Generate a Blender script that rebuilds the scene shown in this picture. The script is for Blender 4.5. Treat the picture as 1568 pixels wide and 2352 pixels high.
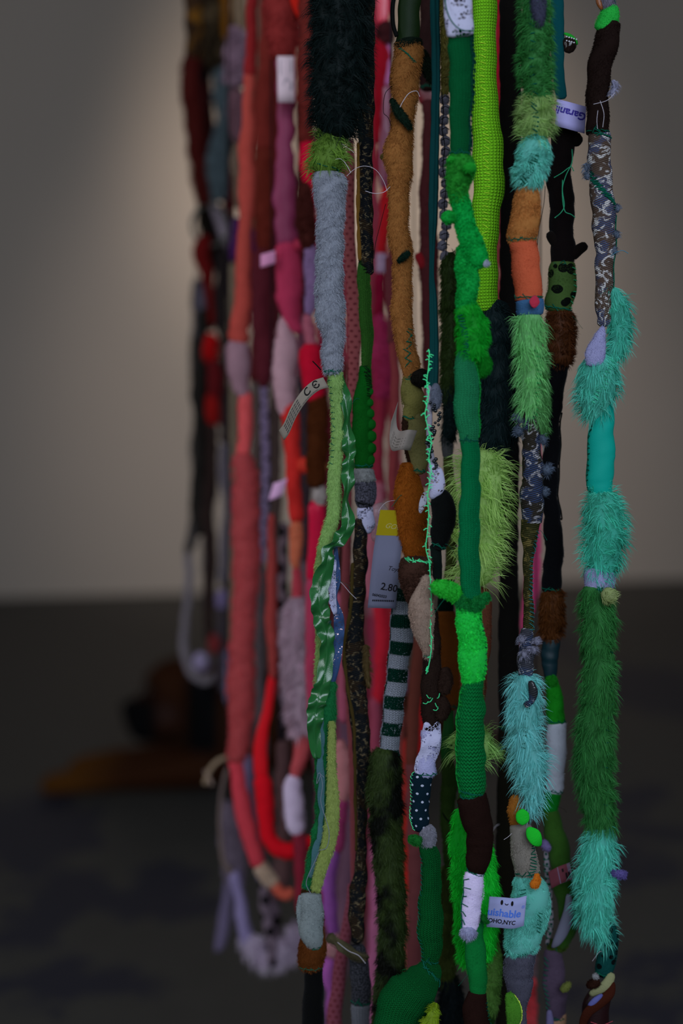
import bpy, bmesh, math, random
import numpy as np
from mathutils import Vector

# ------------------------------------------------------------------ camera, world, lights, exposure
scn = bpy.context.scene
for o in list(bpy.data.objects):
    bpy.data.objects.remove(o)
COL = scn.collection
W, H = 1568.0, 2352.0
LENS, SENS = 50.0, 36.0
F = LENS / SENS * H                       # focal length in pixels
PITCH = math.atan(276.0 / F)              # horizon at y = 900
CAMZ = 1.08
cam_d = bpy.data.cameras.new('camera')
cam = bpy.data.objects.new('camera', cam_d)
COL.objects.link(cam)
cam.location = (0, 0, CAMZ)
cam.rotation_euler = (math.pi / 2 - PITCH, 0, 0)
cam_d.sensor_fit = 'VERTICAL'
cam_d.sensor_height = SENS
cam_d.sensor_width = 24
cam_d.lens = LENS
cam_d.dof.use_dof = True
cam_d.dof.focus_distance = 1.085
cam_d.dof.aperture_fstop = 2.4
scn.camera = cam

world = bpy.data.worlds.new('world')
scn.world = world
world.use_nodes = True
bg = world.node_tree.nodes['Background']
bg.inputs[0].default_value = (0.95, 0.95, 1.0, 1)
bg.inputs[1].default_value = 0.046

def area_light(name, loc, target, size, power, col, sy=None):
    d = bpy.data.lights.new(name, 'AREA')
    d.shape = 'RECTANGLE'
    d.size = size
    d.size_y = sy or size
    d.energy = power
    d.color = col
    o = bpy.data.objects.new(name, d)
    COL.objects.link(o)
    o.location = loc
    o.rotation_euler = (Vector(target) - Vector(loc)).to_track_quat('-Z', 'Y').to_euler()
    return o

# wide window behind the photographer, a smaller one to the left, and warm wall washers above the frame
area_light('window_daylight', (0.55, -1.7, 2.2), (0.0, 1.2, 1.05), 2.4, 72, (0.72, 0.83, 1.0), 2.0)
area_light('window_daylight_left', (-2.6, -0.3, 1.9), (-0.15, 1.5, 1.0), 1.4, 26, (0.84, 0.90, 1.0), 1.6)

def washer(loc, target, power, col, deg):
    d = bpy.data.lights.new('wall_washer', 'SPOT')
    d.energy = power
    d.color = col
    d.spot_size = math.radians(deg)
    d.spot_blend = 1.0
    d.shadow_soft_size = 0.2
    o = bpy.data.objects.new('wall_washer', d)
    COL.objects.link(o)
    o.location = loc
    o.rotation_euler = (Vector(target) - Vector(loc)).to_track_quat('-Z', 'Y').to_euler()
washer((0.0, 3.6, 3.7), (0.12, 7.8, 2.35), 268, (1.0, 0.84, 0.70), 39)
washer((0.0, 3.6, 3.7), (0.12, 7.8, 1.00), 196, (1.0, 0.89, 0.82), 50)

vs = scn.view_settings
vs.view_transform = 'Standard'
vs.look = 'None'
vs.gamma = 1.0
vs.use_curve_mapping = False
vs.exposure = 0.0

# ------------------------------------------------------------------ helpers
rng = np.random.default_rng(7)
FW = np.array([0, math.cos(PITCH), -math.sin(PITCH)])
UP = np.array([0, math.sin(PITCH), math.cos(PITCH)])
CAM = np.array([0, 0, CAMZ])

def PX(x, y, Y):
    """pixel(s) -> world point on the vertical plane at distance Y (where the strand hangs)"""
    x, y, Y = np.broadcast_arrays(np.asarray(x, float), np.asarray(y, float), np.asarray(Y, float))
    a = (x - W / 2) / F
    b = (H / 2 - y) / F
    d = np.stack([a, FW[1] + b * UP[1], FW[2] + b * UP[2]], -1)
    k = Y / d[..., 1]
    return CAM + d * k[..., None]

def PF(x, y):
    """pixel -> point on the floor"""
    p = PX(x, y, 1.0) - CAM
    return CAM + p * (CAMZ / -p[2])

def srgb(c):
    c = np.asarray(c, float) / 255.0
    return np.where(c <= 0.04045, c / 12.92, ((c + 0.055) / 1.055) ** 2.4)

LIGHT = np.array([0.28, 0.335, 0.46])
# colours as measured in the photograph where a first estimate by eye was off
SEEN = {(20, 84, 36): (3, 64, 38), (22, 112, 40): (4, 114, 52), (26, 112, 40): (6, 110, 50), (124, 172, 6): (76, 138, 24), (136, 84, 44): (112, 78, 45), (142, 74, 46): (112, 53, 39),
        (14, 108, 16): (2, 98, 22), (62, 116, 58): (70, 122, 86), (24, 92, 60): (18, 90, 65), (18, 88, 50): (2, 84, 55), (22, 138, 120): (3, 106, 108), (22, 124, 22): (18, 138, 56),
        (16, 92, 42): (3, 70, 36), (104, 160, 158): (70, 138, 144), (116, 116, 124): (104, 114, 140), (34, 13, 10): (13, 6, 6), (30, 12, 9): (14, 6, 6), (132, 124, 112): (88, 90, 96),
        (48, 74, 18): (22, 48, 15), (148, 150, 190): (124, 126, 172), (22, 130, 10): (10, 140, 36), (88, 156, 140): (64, 130, 138), (92, 158, 142): (60, 122, 130), (118, 138, 66): (86, 118, 76),
        (112, 140, 58): (88, 106, 64), (34, 98, 44): (12, 56, 28), (22, 84, 18): (2, 44, 9), (150, 154, 160): (90, 100, 124), (26, 92, 42): (3, 58, 28), (26, 92, 44): (4, 60, 30),
        (110, 62, 18): (90, 50, 12), (108, 146, 48): (88, 148, 74), (110, 136, 66): (84, 118, 74), (128, 84, 36): (96, 67, 38), (78, 122, 44): (58, 86, 34), (112, 116, 138): (84, 88, 112), (150, 152, 150): (82, 95, 110), (74, 150, 128): (44, 118, 120),
        (84, 152, 136): (50, 122, 126), (72, 150, 130): (40, 118, 118), (84, 158, 144): (52, 128, 130), (46, 100, 42): (26, 76, 40), (50, 112, 46): (28, 80, 42), (128, 146, 84): (84, 112, 74),
        (128, 130, 172): (88, 94, 138), (126, 128, 170): (88, 94, 138), (84, 46, 10): (44, 22, 6), (92, 50, 14): (50, 27, 6), (34, 18, 17): (16, 9, 9), (48, 30, 26): (34, 22, 20),
        (120, 106, 96): (98, 90, 92), (30, 38, 16): (27, 41, 17), (36, 118, 26): (22, 98, 34), (30, 124, 24): (24, 124, 40), (54, 60, 110): (50, 56, 110)}
def fixc(c):
    c = tuple(c)
    if c in SEEN:
        return SEEN[c]
    r, g, b = c
    if max(c) < 60:
        return (r * .6, g * .7, b * .75)
    if g > 1.35 * max(r, b):
        return (r * (.35 if r < .42 * g else .72), g * .76, b * 1.0 + 4)
    if r > 1.25 * max(g, b):
        return (r * .84, g * .88, b * .95)
    return (r * .66, g * .71, b * .83)

def C(r, g, b, k=1.0):
    """albedo of a surface seen as r,g,b under the cool daylight of the room"""
    return tuple(np.clip(srgb((r, g, b)) / LIGHT * k, 0.0025, 0.88))

# ---- materials
MATS = {}
def nodes_of(name):
    m = bpy.data.materials.new(name)
    m.use_nodes = True
    nt = m.node_tree
    return m, nt, nt.nodes['Principled BSDF']

def mth(nt, op, a, b=None, c=None):
    n = nt.nodes.new('ShaderNodeMath')
    n.operation = op
    for i, v in enumerate((a, b, c)):
        if v is None:
            continue
        if isinstance(v, (int, float)):
            n.inputs[i].default_value = v
        else:
            nt.links.new(v, n.inputs[i])
    return n.outputs[0]

def uvnode(nt):
    t = nt.nodes.new('ShaderNodeTexCoord')
    s = nt.nodes.new('ShaderNodeSeparateXYZ')
    nt.links.new(t.outputs['UV'], s.inputs[0])
    return t.outputs['UV'], s.outputs[0], s.outputs[1]

def bump(nt, b, height, dist, strength=1.0):
    n = nt.nodes.new('ShaderNodeBump')
    n.inputs['Distance'].default_value = dist
    n.inputs['Strength'].default_value = strength
    nt.links.new(height, n.inputs['Height'])
    nt.links.new(n.outputs[0], b.inputs['Normal'])

def noise(nt, vec, scale, detail=2.0, rough=0.5):
    n = nt.nodes.new('ShaderNodeTexNoise')
    n.inputs['Scale'].default_value = scale
    n.inputs['Detail'].default_value = detail
    n.inputs['Roughness'].default_value = rough
    if vec is not None:
        nt.links.new(vec, n.inputs['Vector'])
    return n

def mixc(nt, fac, a, b):
    n = nt.nodes.new('ShaderNodeMix')
    n.data_type = 'RGBA'
    for sock, v in ((n.inputs[0], fac), (n.inputs[6], a), (n.inputs[7], b)):
        if isinstance(v, tuple):
            sock.default_value = (*v[:3], 1)
        elif isinstance(v, (int, float)):
            sock.default_value = v
        else:
            nt.links.new(v, sock)
    return n.outputs[2]

def ramp(nt, fac, lo, hi):
    n = nt.nodes.new('ShaderNodeMapRange')
    n.inputs[1].default_value = lo
    n.inputs[2].default_value = hi
    nt.links.new(fac, n.inputs[0])
    return n.outputs[0]

def M(kind, c, c2=None, **kw):
    key = (kind, c, c2, tuple(sorted(kw.items())))
    if key in MATS:
        return MATS[key]
    m, nt, b = nodes_of(kind)
    b.inputs['Base Color'].default_value = (*c, 1)
    b.inputs['Roughness'].default_value = 0.9
    b.inputs['Specular IOR Level'].default_value = 0.05
    uv, u, v = uvnode(nt)
    L = nt.links
    if kind in ('fur', 'plush'):
        at = nt.nodes.new('ShaderNodeAttribute')
        at.attribute_name = 'rnd'
        f = at.outputs['Fac']
        lo = tuple(x * 0.62 for x in c)
        hi = tuple(min(1, x * 1.28 + 0.006) for x in c)
        base = mixc(nt, f, lo, hi)
        if c2:
            tc = nt.nodes.new('ShaderNodeTexCoord')
            nz = noise(nt, tc.outputs['Object'], kw.get('scale', 45), 2)
            base = mixc(nt, ramp(nt, nz.outputs[0], 0.45, 0.58), base, c2)
        L.new(base, b.inputs['Base Color'])
        b.inputs['Roughness'].default_value = 0.6 if kind == 'fur' else 0.85
        b.inputs['Specular IOR Level'].default_value = 0.2 if kind == 'fur' else 0.05
        tl = nt.nodes.new('ShaderNodeBsdfTranslucent')      # light passing through the fibres
        L.new(base, tl.inputs[0])
        mx = nt.nodes.new('ShaderNodeMixShader')
        mx.inputs[0].default_value = 0.38 if kind == 'fur' else 0.25
        L.new(b.outputs[0], mx.inputs[1])
        L.new(tl.outputs[0], mx.inputs[2])
        L.new(mx.outputs[0], nt.nodes['Material Output'].inputs[0])
    elif kind in ('felt', 'velvet', 'cotton'):
        nz = noise(nt, uv, 900, 3)
        bump(nt, b, nz.outputs[0], 0.0006, 0.7)
        big = noise(nt, uv, 90, 3)
        L.new(mixc(nt, big.outputs[0], tuple(x * .82 for x in c), tuple(min(1, x * 1.15) for x in c)), b.inputs['Base Color'])
        if kind == 'velvet':
            b.inputs['Sheen Weight'].default_value = 0.05
    elif kind in ('knit', 'purl', 'waffle', 'rib'):
        p = kw.get('p', 0.0021)
        q = kw.get('q', 0.0017)
        uu = mth(nt, 'DIVIDE', u, p)
        vv = mth(nt, 'DIVIDE', v, q)
        if kind == 'knit':
            x = mth(nt, 'MULTIPLY', mth(nt, 'ABSOLUTE', mth(nt, 'SUBTRACT', mth(nt, 'FRACT', uu), 0.5)), 2.0)
            leg = mth(nt, 'SINE', mth(nt, 'MULTIPLY', x, math.pi))
            wav = mth(nt, 'SINE', mth(nt, 'MULTIPLY', mth(nt, 'ADD', vv, mth(nt, 'MULTIPLY', x, 0.9)), 2 * math.pi))
            h = mth(nt, 'MULTIPLY', leg, mth(nt, 'MULTIPLY_ADD', wav, 0.4, 0.6))
        elif kind == 'purl':
            wob = mth(nt, 'MULTIPLY', mth(nt, 'SINE', mth(nt, 'MULTIPLY', uu, 2 * math.pi)), 0.22)
            h = mth(nt, 'MULTIPLY_ADD', mth(nt, 'SINE', mth(nt, 'MULTIPLY', mth(nt, 'ADD', vv, wob), 2 * math.pi)), 0.5, 0.5)
        elif kind == 'rib':
            h = mth(nt, 'MULTIPLY_ADD', mth(nt, 'SINE', mth(nt, 'MULTIPLY', uu, 2 * math.pi)), 0.5, 0.5)
        else:
            s1 = mth(nt, 'ABSOLUTE', mth(nt, 'SINE', mth(nt, 'MULTIPLY', uu, math.pi)))
            s2 = mth(nt, 'ABSOLUTE', mth(nt, 'SINE', mth(nt, 'MULTIPLY', vv, math.pi)))
            h = mth(nt, 'POWER', mth(nt, 'MULTIPLY', s1, s2), 0.7)
        fz = noise(nt, uv, 1400, 2)
        h = mth(nt, 'ADD', h, mth(nt, 'MULTIPLY', fz.outputs[0], 0.35))
        bump(nt, b, h, kw.get('d', 0.0024), 1.0)
        if c2:      # heathered or striped yarn
            if 'stripe' in kw:
                off = mth(nt, 'MULTIPLY', mth(nt, 'LESS_THAN', u, kw['seam']), kw['stripe'] * 0.5)
                s = mth(nt, 'FRACT', mth(nt, 'DIVIDE', mth(nt, 'ADD', mth(nt, 'ADD', v, off), mth(nt, 'MULTIPLY', leg, 0.0009)), kw['stripe']))
                L.new(mixc(nt, mth(nt, 'GREATER_THAN', s, 0.5), c, c2), b.inputs['Base Color'])
            else:
                nz = noise(nt, uv, 700, 1)
                L.new(mixc(nt, ramp(nt, nz.outputs[0], 0.4, 0.6), c, c2), b.inputs['Base Color'])
    elif kind == 'satin':
        b.inputs['Roughness'].default_value = kw.get('r', 0.28)
        b.inputs['Specular IOR Level'].default_value = kw.get('s', 0.6)
        nz = noise(nt, uv, 1500, 2)
        bump(nt, b, nz.outputs[0], 0.0003, 0.35)
    elif kind == 'glitter':
        b.inputs['Roughness'].default_value = 0.25
        vo = nt.nodes.new('ShaderNodeTexVoronoi')
        vo.inputs['Scale'].default_value = 900
        L.new(uv, vo.inputs['Vector'])
        sp = mth(nt, 'LESS_THAN', vo.outputs['Distance'], 0.22)
        L.new(mixc(nt, sp, c, c2 or (0.8, 0.8, 0.9)), b.inputs['Base Color'])
        L.new(sp, b.inputs['Metallic'])
    elif kind == 'brocade':
        # woven figure: swirling motifs of metallic yarn over a twill ground
        n1 = noise(nt, uv, kw.get('scale', 150), 3, 0.65)
        n1.inputs['Distortion'].default_value = 1.6
        th = kw.get('t', 0.52)
        fig = ramp(nt, n1.outputs[0], th, th + 0.05)
        tw = mth(nt, 'SINE', mth(nt, 'MULTIPLY', mth(nt, 'ADD', mth(nt, 'MULTIPLY', u, 0.35), v), 2 * math.pi / 0.0015))
        twc = ramp(nt, tw, -0.4, 0.6)
        patch = ramp(nt, noise(nt, uv, kw.get('scale', 150) * 0.45, 2).outputs[0], 0.48, 0.54)
        ground = mixc(nt, mth(nt, 'MULTIPLY', twc, patch), c, kw.get('c3', tuple(x * 1.7 for x in c)))
        L.new(mixc(nt, mth(nt, 'MULTIPLY', fig, mth(nt, 'MULTIPLY_ADD', twc, 0.6, 0.4)), ground, c2), b.inputs['Base Color'])
        b.inputs['Roughness'].default_value = 0.42
        b.inputs['Metallic'].default_value = 0.1
        bump(nt, b, mth(nt, 'ADD', mth(nt, 'MULTIPLY', fig, 1.5), tw), 0.0004, 0.8)
    elif kind == 'leopard':
        vo = nt.nodes.new('ShaderNodeTexVoronoi')
        vo.inputs['Scale'].default_value = kw.get('scale', 110)
        vo.inputs['Randomness'].default_value = 0.8
        L.new(uv, vo.inputs['Vector'])
        L.new(mixc(nt, mth(nt, 'LESS_THAN', vo.outputs['Distance'], kw.get('t', 0.40)), c, c2), b.inputs['Base Color'])
        nz = noise(nt, uv, 1200, 2)
        bump(nt, b, nz.outputs[0], 0.0004, 0.5)
    elif kind == 'dots':
        s = kw.get('p', 0.0052)
        fu = mth(nt, 'SUBTRACT', mth(nt, 'FRACT', mth(nt, 'DIVIDE', u, s)), 0.5)
        row = mth(nt, 'FLOOR', mth(nt, 'DIVIDE', v, s))
        fu = mth(nt, 'SUBTRACT', mth(nt, 'FRACT', mth(nt, 'ADD', mth(nt, 'DIVIDE', u, s), mth(nt, 'MULTIPLY', row, 0.5))), 0.5)
        fv = mth(nt, 'SUBTRACT', mth(nt, 'FRACT', mth(nt, 'DIVIDE', v, s)), 0.5)
        r2 = mth(nt, 'ADD', mth(nt, 'MULTIPLY', fu, fu), mth(nt, 'MULTIPLY', fv, fv))
        L.new(mixc(nt, mth(nt, 'LESS_THAN', r2, kw.get('r2', 0.022)), c, c2), b.inputs['Base Color'])
        nz = noise(nt, uv, 1200, 2)
        bump(nt, b, nz.outputs[0], 0.0004, 0.6)
    elif kind == 'lace':
        vo = nt.nodes.new('ShaderNodeTexVoronoi')
        vo.feature = 'DISTANCE_TO_EDGE'
        vo.inputs['Scale'].default_value = kw.get('scale', 700) * 0.8
        L.new(uv, vo.inputs['Vector'])
        big = noise(nt, uv, 130, 2)
        th = mth(nt, 'MULTIPLY_ADD', ramp(nt, big.outputs[0], 0.45, 0.6), 0.5, 0.075)
        L.new(mth(nt, 'LESS_THAN', vo.outputs['Distance'], th), b.inputs['Alpha'])
        bump(nt, b, vo.outputs['Distance'], 0.0006, 0.6)
    elif kind == 'plastic':
        b.inputs['Roughness'].default_value = 0.12
        b.inputs['Specular IOR Level'].default_value = 0.7
        b.inputs['Alpha'].default_value = kw.get('alpha', 0.45)
        nz = noise(nt, uv, 160, 3)
        bump(nt, b, nz.outputs[0], 0.004, 1.0)
    elif kind == 'leather':
        b.inputs['Roughness'].default_value = 0.35
        b.inputs['Specular IOR Level'].default_value = 0.45
        nz = noise(nt, uv, 700, 3)
        bump(nt, b, nz.outputs[0], 0.0004, 0.5)
    elif kind == 'gloss':
        b.inputs['Roughness'].default_value = 0.12
        b.inputs['Specular IOR Level'].default_value = 0.6
    elif kind == 'label':
        b.inputs['Roughness'].default_value = 0.6
        nz = noise(nt, uv, 2500, 1)
        bump(nt, b, nz.outputs[0], 0.0002, 0.3)
    MATS[key] = m
    return m

# ---- mesh building
def build(name, V, quads, tris, mat, parent=None, base=None, uv=None, rnd=None, smooth=True):
    V = np.asarray(V, float)
    if base is not None:
        V = V - base
    quads = np.asarray(quads, int).reshape(-1, 4)
    tris = np.asarray(tris, int).reshape(-1, 3)
    me = bpy.data.meshes.new(name)
    me.vertices.add(len(V))
    me.vertices.foreach_set('co', V.ravel())
    nl = quads.size + tris.size
    lv = np.concatenate([quads.ravel(), tris.ravel()]).astype(np.int32)
    me.loops.add(nl)
    me.loops.foreach_set('vertex_index', lv)
    np_ = len(quads) + len(tris)
    me.polygons.add(np_)
    st = np.concatenate([np.arange(len(quads)) * 4, quads.size + np.arange(len(tris)) * 3]).astype(np.int32)
    me.polygons.foreach_set('loop_start', st)
    if smooth:
        me.polygons.foreach_set('use_smooth', np.ones(np_, bool))
    if uv is not None:
        l = me.uv_layers.new(name='UVMap')
        l.data.foreach_set('uv', np.asarray(uv, np.float32)[lv].ravel())
    if rnd is not None:
        a = me.attributes.new('rnd', 'FLOAT', 'POINT')
        a.data.foreach_set('value', np.asarray(rnd, np.float32))
    me.update(calc_edges=True)
    me.validate()
    me.materials.append(mat)
    o = bpy.data.objects.new(name, me)
    COL.objects.link(o)
    if parent:
        o.parent = parent
    return o

def cr(P, n):
    """resample control points with a Catmull-Rom spline, n samples, uniform in chord length"""
    P = np.asarray(P, float)
    d = np.r_[0, np.cumsum(np.maximum(np.hypot(np.diff(P[:, 0]), np.diff(P[:, 1])), 1e-3))]
    m = np.empty_like(P)
    m[1:-1] = (P[2:] - P[:-2]) / (d[2:] - d[:-2])[:, None] if len(P) > 2 else 0
    m[0] = (P[1] - P[0]) / (d[1] - d[0])
    m[-1] = (P[-1] - P[-2]) / (d[-1] - d[-2])
    s = np.linspace(0, d[-1], n)
    i = np.clip(np.searchsorted(d, s, side='right') - 1, 0, len(P) - 2)
    h = (d[i + 1] - d[i])[:, None]
    t = ((s - d[i]) / h[:, 0])[:, None]
    r = ((2 * t**3 - 3 * t**2 + 1) * P[i] + (t**3 - 2 * t**2 + t) * h * m[i]
         + (-2 * t**3 + 3 * t**2) * P[i + 1] + (t**3 - t**2) * h * m[i + 1])
    return r, d[-1]

class Tube:
    pass

ALL = []
class Strand:
    def __init__(s, name, Y, label, cat='fabric strand', group='stitched fabric strands hanging in one cluster', base=(784, 2352)):
        s.Y = Y
        s.base = PX(base[0], base[1], Y)
        s.root = bpy.data.objects.new(name, None)
        s.root.empty_display_size = 0.02
        COL.objects.link(s.root)
        s.root.location = s.base
        s.root['label'] = label
        s.root['category'] = cat
        if group:
            s.root['group'] = group
        s.far = Y > 1.3
        s.tubes = []
        ALL.append(s)

def tube(st, name, pts, mat, hair=None, flat=0.72, nu=None, step=None, lump=0.05, cap=None, crease=0.0,
         ripple=(0, 1), ruffle=0.0, label=None, parent=None, seed=None):
    """padded cloth tube (or, with a small flat, a strip) along pixel points (x, y, width[, depth mm[, twist deg]])"""
    R = np.random.default_rng(seed if seed is not None else int(abs(pts[0][0] * 131 + pts[0][1] * 17)) % 99991)
    P = np.array([list(p) + [0] * (5 - len(p)) for p in pts], float)
    L0 = np.hypot(np.diff(P[:, 0]), np.diff(P[:, 1])).sum()
    step = step or (12 if st.far else 5)
    nu = nu or (14 if st.far else 28)
    nv = int(max(8, L0 / step))
    Q, Lp = cr(P, nv)
    sc = st.Y / F
    c = PX(Q[:, 0], Q[:, 1], st.Y)
    s = np.linspace(0, Lp, nv)
    c[:, 1] += Q[:, 3] * 0.001 + ripple[0] * 0.001 * np.sin(2 * np.pi * s / ripple[1] + R.uniform(0, 6))
    rw = np.maximum(Q[:, 2], 1) * 0.5 * sc
    rd = np.maximum(rw * flat, 0.0006)
    cp = cap if cap is not None else min(6.0, 0.2 * P[:, 2].mean())
    e = np.minimum(s, Lp - s)
    k = 0.62 + 0.38 * np.sqrt(np.clip(1 - (1 - np.clip(e / max(cp, 1e-3), 0, 1)) ** 2, 0, 1))
    rw, rd = rw * k, rd * k
    T = np.gradient(c, axis=0)
    T /= np.linalg.norm(T, axis=1)[:, None]
    Yx = np.array([0, 1.0, 0])
    S = np.cross(T, Yx)
    S /= np.maximum(np.linalg.norm(S, axis=1)[:, None], 1e-6)
    N = np.cross(S, T)
    tw = np.radians(Q[:, 4])[:, None]
    S, N = S * np.cos(tw) + N * np.sin(tw), -S * np.sin(tw) + N * np.cos(tw)
    a = np.linspace(0, 2 * np.pi, nu + 1) + np.pi / 2
    A, SS = np.meshgrid(a, s)
    g = np.zeros_like(A)
    for _ in range(7):
        ku = R.integers(0, 4)
        kv = 2 * np.pi / R.uniform(35, 150)
        g += np.sin(ku * A + kv * SS + R.uniform(0, 6.3)) / 3.0
    if st.far:
        lump *= 1.5
        crease = max(crease, 0.09)
    r = 1 + lump * g
    wob = np.sin(2 * np.pi * s / R.uniform(60, 110) + R.uniform(0, 6)) * (1.0 if flat > 0.5 else 0.0)
    c[:, 0] += wob * min(1.6, 0.03 * P[:, 2].mean() + 0.2) * sc
    if crease:      # scattered folds, each on one side of the tube
        for _ in range(int(Lp / 22) + 1):
            v0, w_, ph = R.uniform(0, Lp), R.uniform(3, 8), R.uniform(0, 6.3)
            tilt = 7 * np.sin(A + R.uniform(0, 6.3))
            r = r * (1 - crease * R.uniform(0.6, 2.4) * np.exp(-((SS - v0 - tilt) / w_) ** 2) * np.clip(0.4 + np.cos(A - ph), 0, 1))
    ca, sa = np.cos(A), np.sin(A)
    V = c[:, None] + S[:, None] * (ca * r * rw[:, None])[..., None] + N[:, None] * (sa * r * rd[:, None])[..., None]
    if ruffle:   # edges of a strip wander back and forth
        wav = np.sin(2 * np.pi * SS / 62 + 1.8 * np.sin(SS / 31.0) + 0.9 * ca + R.uniform(0, 6)) * np.abs(ca) ** 0.6
        V = V + N[:, None] * (ruffle * 0.001 * wav)[..., None]
    circ = 2 * np.pi * np.sqrt((rw.mean() ** 2 + rd.mean() ** 2) / 2)
    U = np.stack([(A - np.pi / 2) / (2 * np.pi) * circ, SS * sc], -1)
    n1 = nu + 1
    ii, jj = np.meshgrid(np.arange(nv - 1), np.arange(nu), indexing='ij')
    q = np.stack([ii * n1 + jj, (ii + 1) * n1 + jj, (ii + 1) * n1 + jj + 1, ii * n1 + jj + 1], -1).reshape(-1, 4)
    V = V.reshape(-1, 3)
    U = U.reshape(-1, 2)
    # end caps
    c0, c1 = len(V), len(V) + 1
    V = np.vstack([V, c[:1], c[-1:]])
    U = np.vstack([U, U[:1], U[-1:]])
    j = np.arange(nu)
    tr = np.vstack([np.stack([j * 0 + c0, j, j + 1], -1),
                    np.stack([j * 0 + c1, (nv - 1) * n1 + j + 1, (nv - 1) * n1 + j], -1)])
    rn = np.full(len(V), 0.35)
    quads = q
    if hair:
        hv, hq, ht, hr = hairs(R, st, c, S, N, T, rw, rd, s, sc, **hair)
        off = len(V)
        V = np.vstack([V, hv])
        U = np.vstack([U, np.zeros((len(hv), 2))])
        quads = np.vstack([quads, hq + off])
        tr = np.vstack([tr, ht + off])
        rn = np.r_[rn, hr]
    o = build(name, V, quads, tr, mat, parent or st.root, st.base, U, rn)
    if label:
        o['label'] = label
    t = Tube()
    st.tubes.append(t)
    t.o, t.c, t.S, t.N, t.T, t.rw, t.rd, t.L, t.st, t.sc = o, c, S, N, T, rw, rd, Lp, st, sc
    return t

HAIRS = [0]
def hairs(R, st, c, S, N, T, rw, rd, s, sc, n=None, length=7.0, width=1.0, lift=0.7, flow=0.6, clump=0.5, cell=14.0,
          cover=1.5, cap=12000, jit=0.25, side=0.0, droop=0.25):
    Lp = s[-1]
    area = (2.6 * (rw / sc)).mean() * 2 * Lp / 1.0
    if st.far:
        width *= 2.2
        cap = min(cap, 2600)
        cell *= 1.3
    n = n or int(min(cap, cover * area / (length * width * 0.55)))
    HAIRS[0] += n
    w = np.cumsum(rw + 0.2 * rw.mean())
    w /= w[-1]
    f = np.interp(R.random(n), w, np.arange(len(w)))
    i = np.clip(f.astype(int), 0, len(w) - 2)
    t = (f - i)[:, None]
    lerp = lambda X: X[i] * (1 - t) + X[i + 1] * t
    a = R.uniform(0, 2 * np.pi, n)
    ca, sa = np.cos(a)[:, None], np.sin(a)[:, None]
    cc, s_, n_, t_ = lerp(c), lerp(S), lerp(N), lerp(T)
    rwi = lerp(rw[:, None])
    rdi = lerp(rd[:, None])
    root = cc + s_ * ca * rwi * 0.97 + n_ * sa * rdi * 0.97
    nor = s_ * ca / np.maximum(rwi, 1e-5) + n_ * sa / np.maximum(rdi, 1e-5)
    nor /= np.linalg.norm(nor, axis=1)[:, None]
    tan = -s_ * sa + n_ * ca
    # tufts: cells in (angle, length) share a lean and pull their tips together
    vpx = np.interp(f, np.arange(len(s)), s)
    per = 2 * np.pi * rw.mean() / sc
    ka = max(3, int(per / cell))
    off = R.uniform(0, 1)
    ci = np.floor((a / (2 * np.pi) + off) * ka).astype(int) % ka
    cj = np.floor(vpx / cell + 0.5 * (ci % 2)).astype(int)
    h = (ci * 73856093 ^ cj * 19349663) % 4099
    tabT = R.normal(0, 1, (4099, 3))
    lean = tabT[h]
    D = nor * lift + t_ * flow + tan * (side + clump * 0.6 * lean[:, :1]) + t_ * (clump * 0.5 * lean[:, 1:2]) + R.normal(0, jit, (n, 3))
    D /= np.linalg.norm(D, axis=1)[:, None]
    L = (length * sc * R.uniform(0.6, 1.15, n) * (1 + 0.18 * np.clip(lean[:, 2], -1.5, 1.5)))[:, None]
    # tuft convergence
    da = ((a / (2 * np.pi) + off) * ka) % 1.0 - 0.5
    dv = (vpx / cell + 0.5 * (ci % 2)) % 1.0 - 0.5
    pull = -(tan * da[:, None] + t_ * dv[:, None]) * cell * sc * 0.55 * min(clump, 1.0)
    grav = np.array([0, 0, -1.0])
    mid = root + D * L * 0.55 + pull * 0.4
    tip = root + D * L * 0.95 + (t_ * 0.4 + grav * 0.6) * L * droop + pull
    sd = np.cross(D, nor + R.normal(0, 0.7, (n, 3)))
    sd /= np.maximum(np.linalg.norm(sd, axis=1)[:, None], 1e-6)
    wd = (width * sc * 0.5 * R.uniform(0.7, 1.3, n))[:, None]
    V = np.empty((n, 5, 3))
    V[:, 0] = root - sd * wd
    V[:, 1] = root + sd * wd
    V[:, 2] = mid + sd * wd * 0.8
    V[:, 3] = mid - sd * wd * 0.8
    V[:, 4] = tip
    b = (np.arange(n) * 5)[:, None]
    q = b + np.array([0, 1, 2, 3])
    tr = b + np.array([3, 2, 4])
    rv = np.clip(0.5 + 0.2 * lean[:, 0] * 0.6 + R.normal(0, 0.22, n), 0, 1)
    return V.reshape(-1, 3), q, tr, np.repeat(rv, 5)

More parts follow.
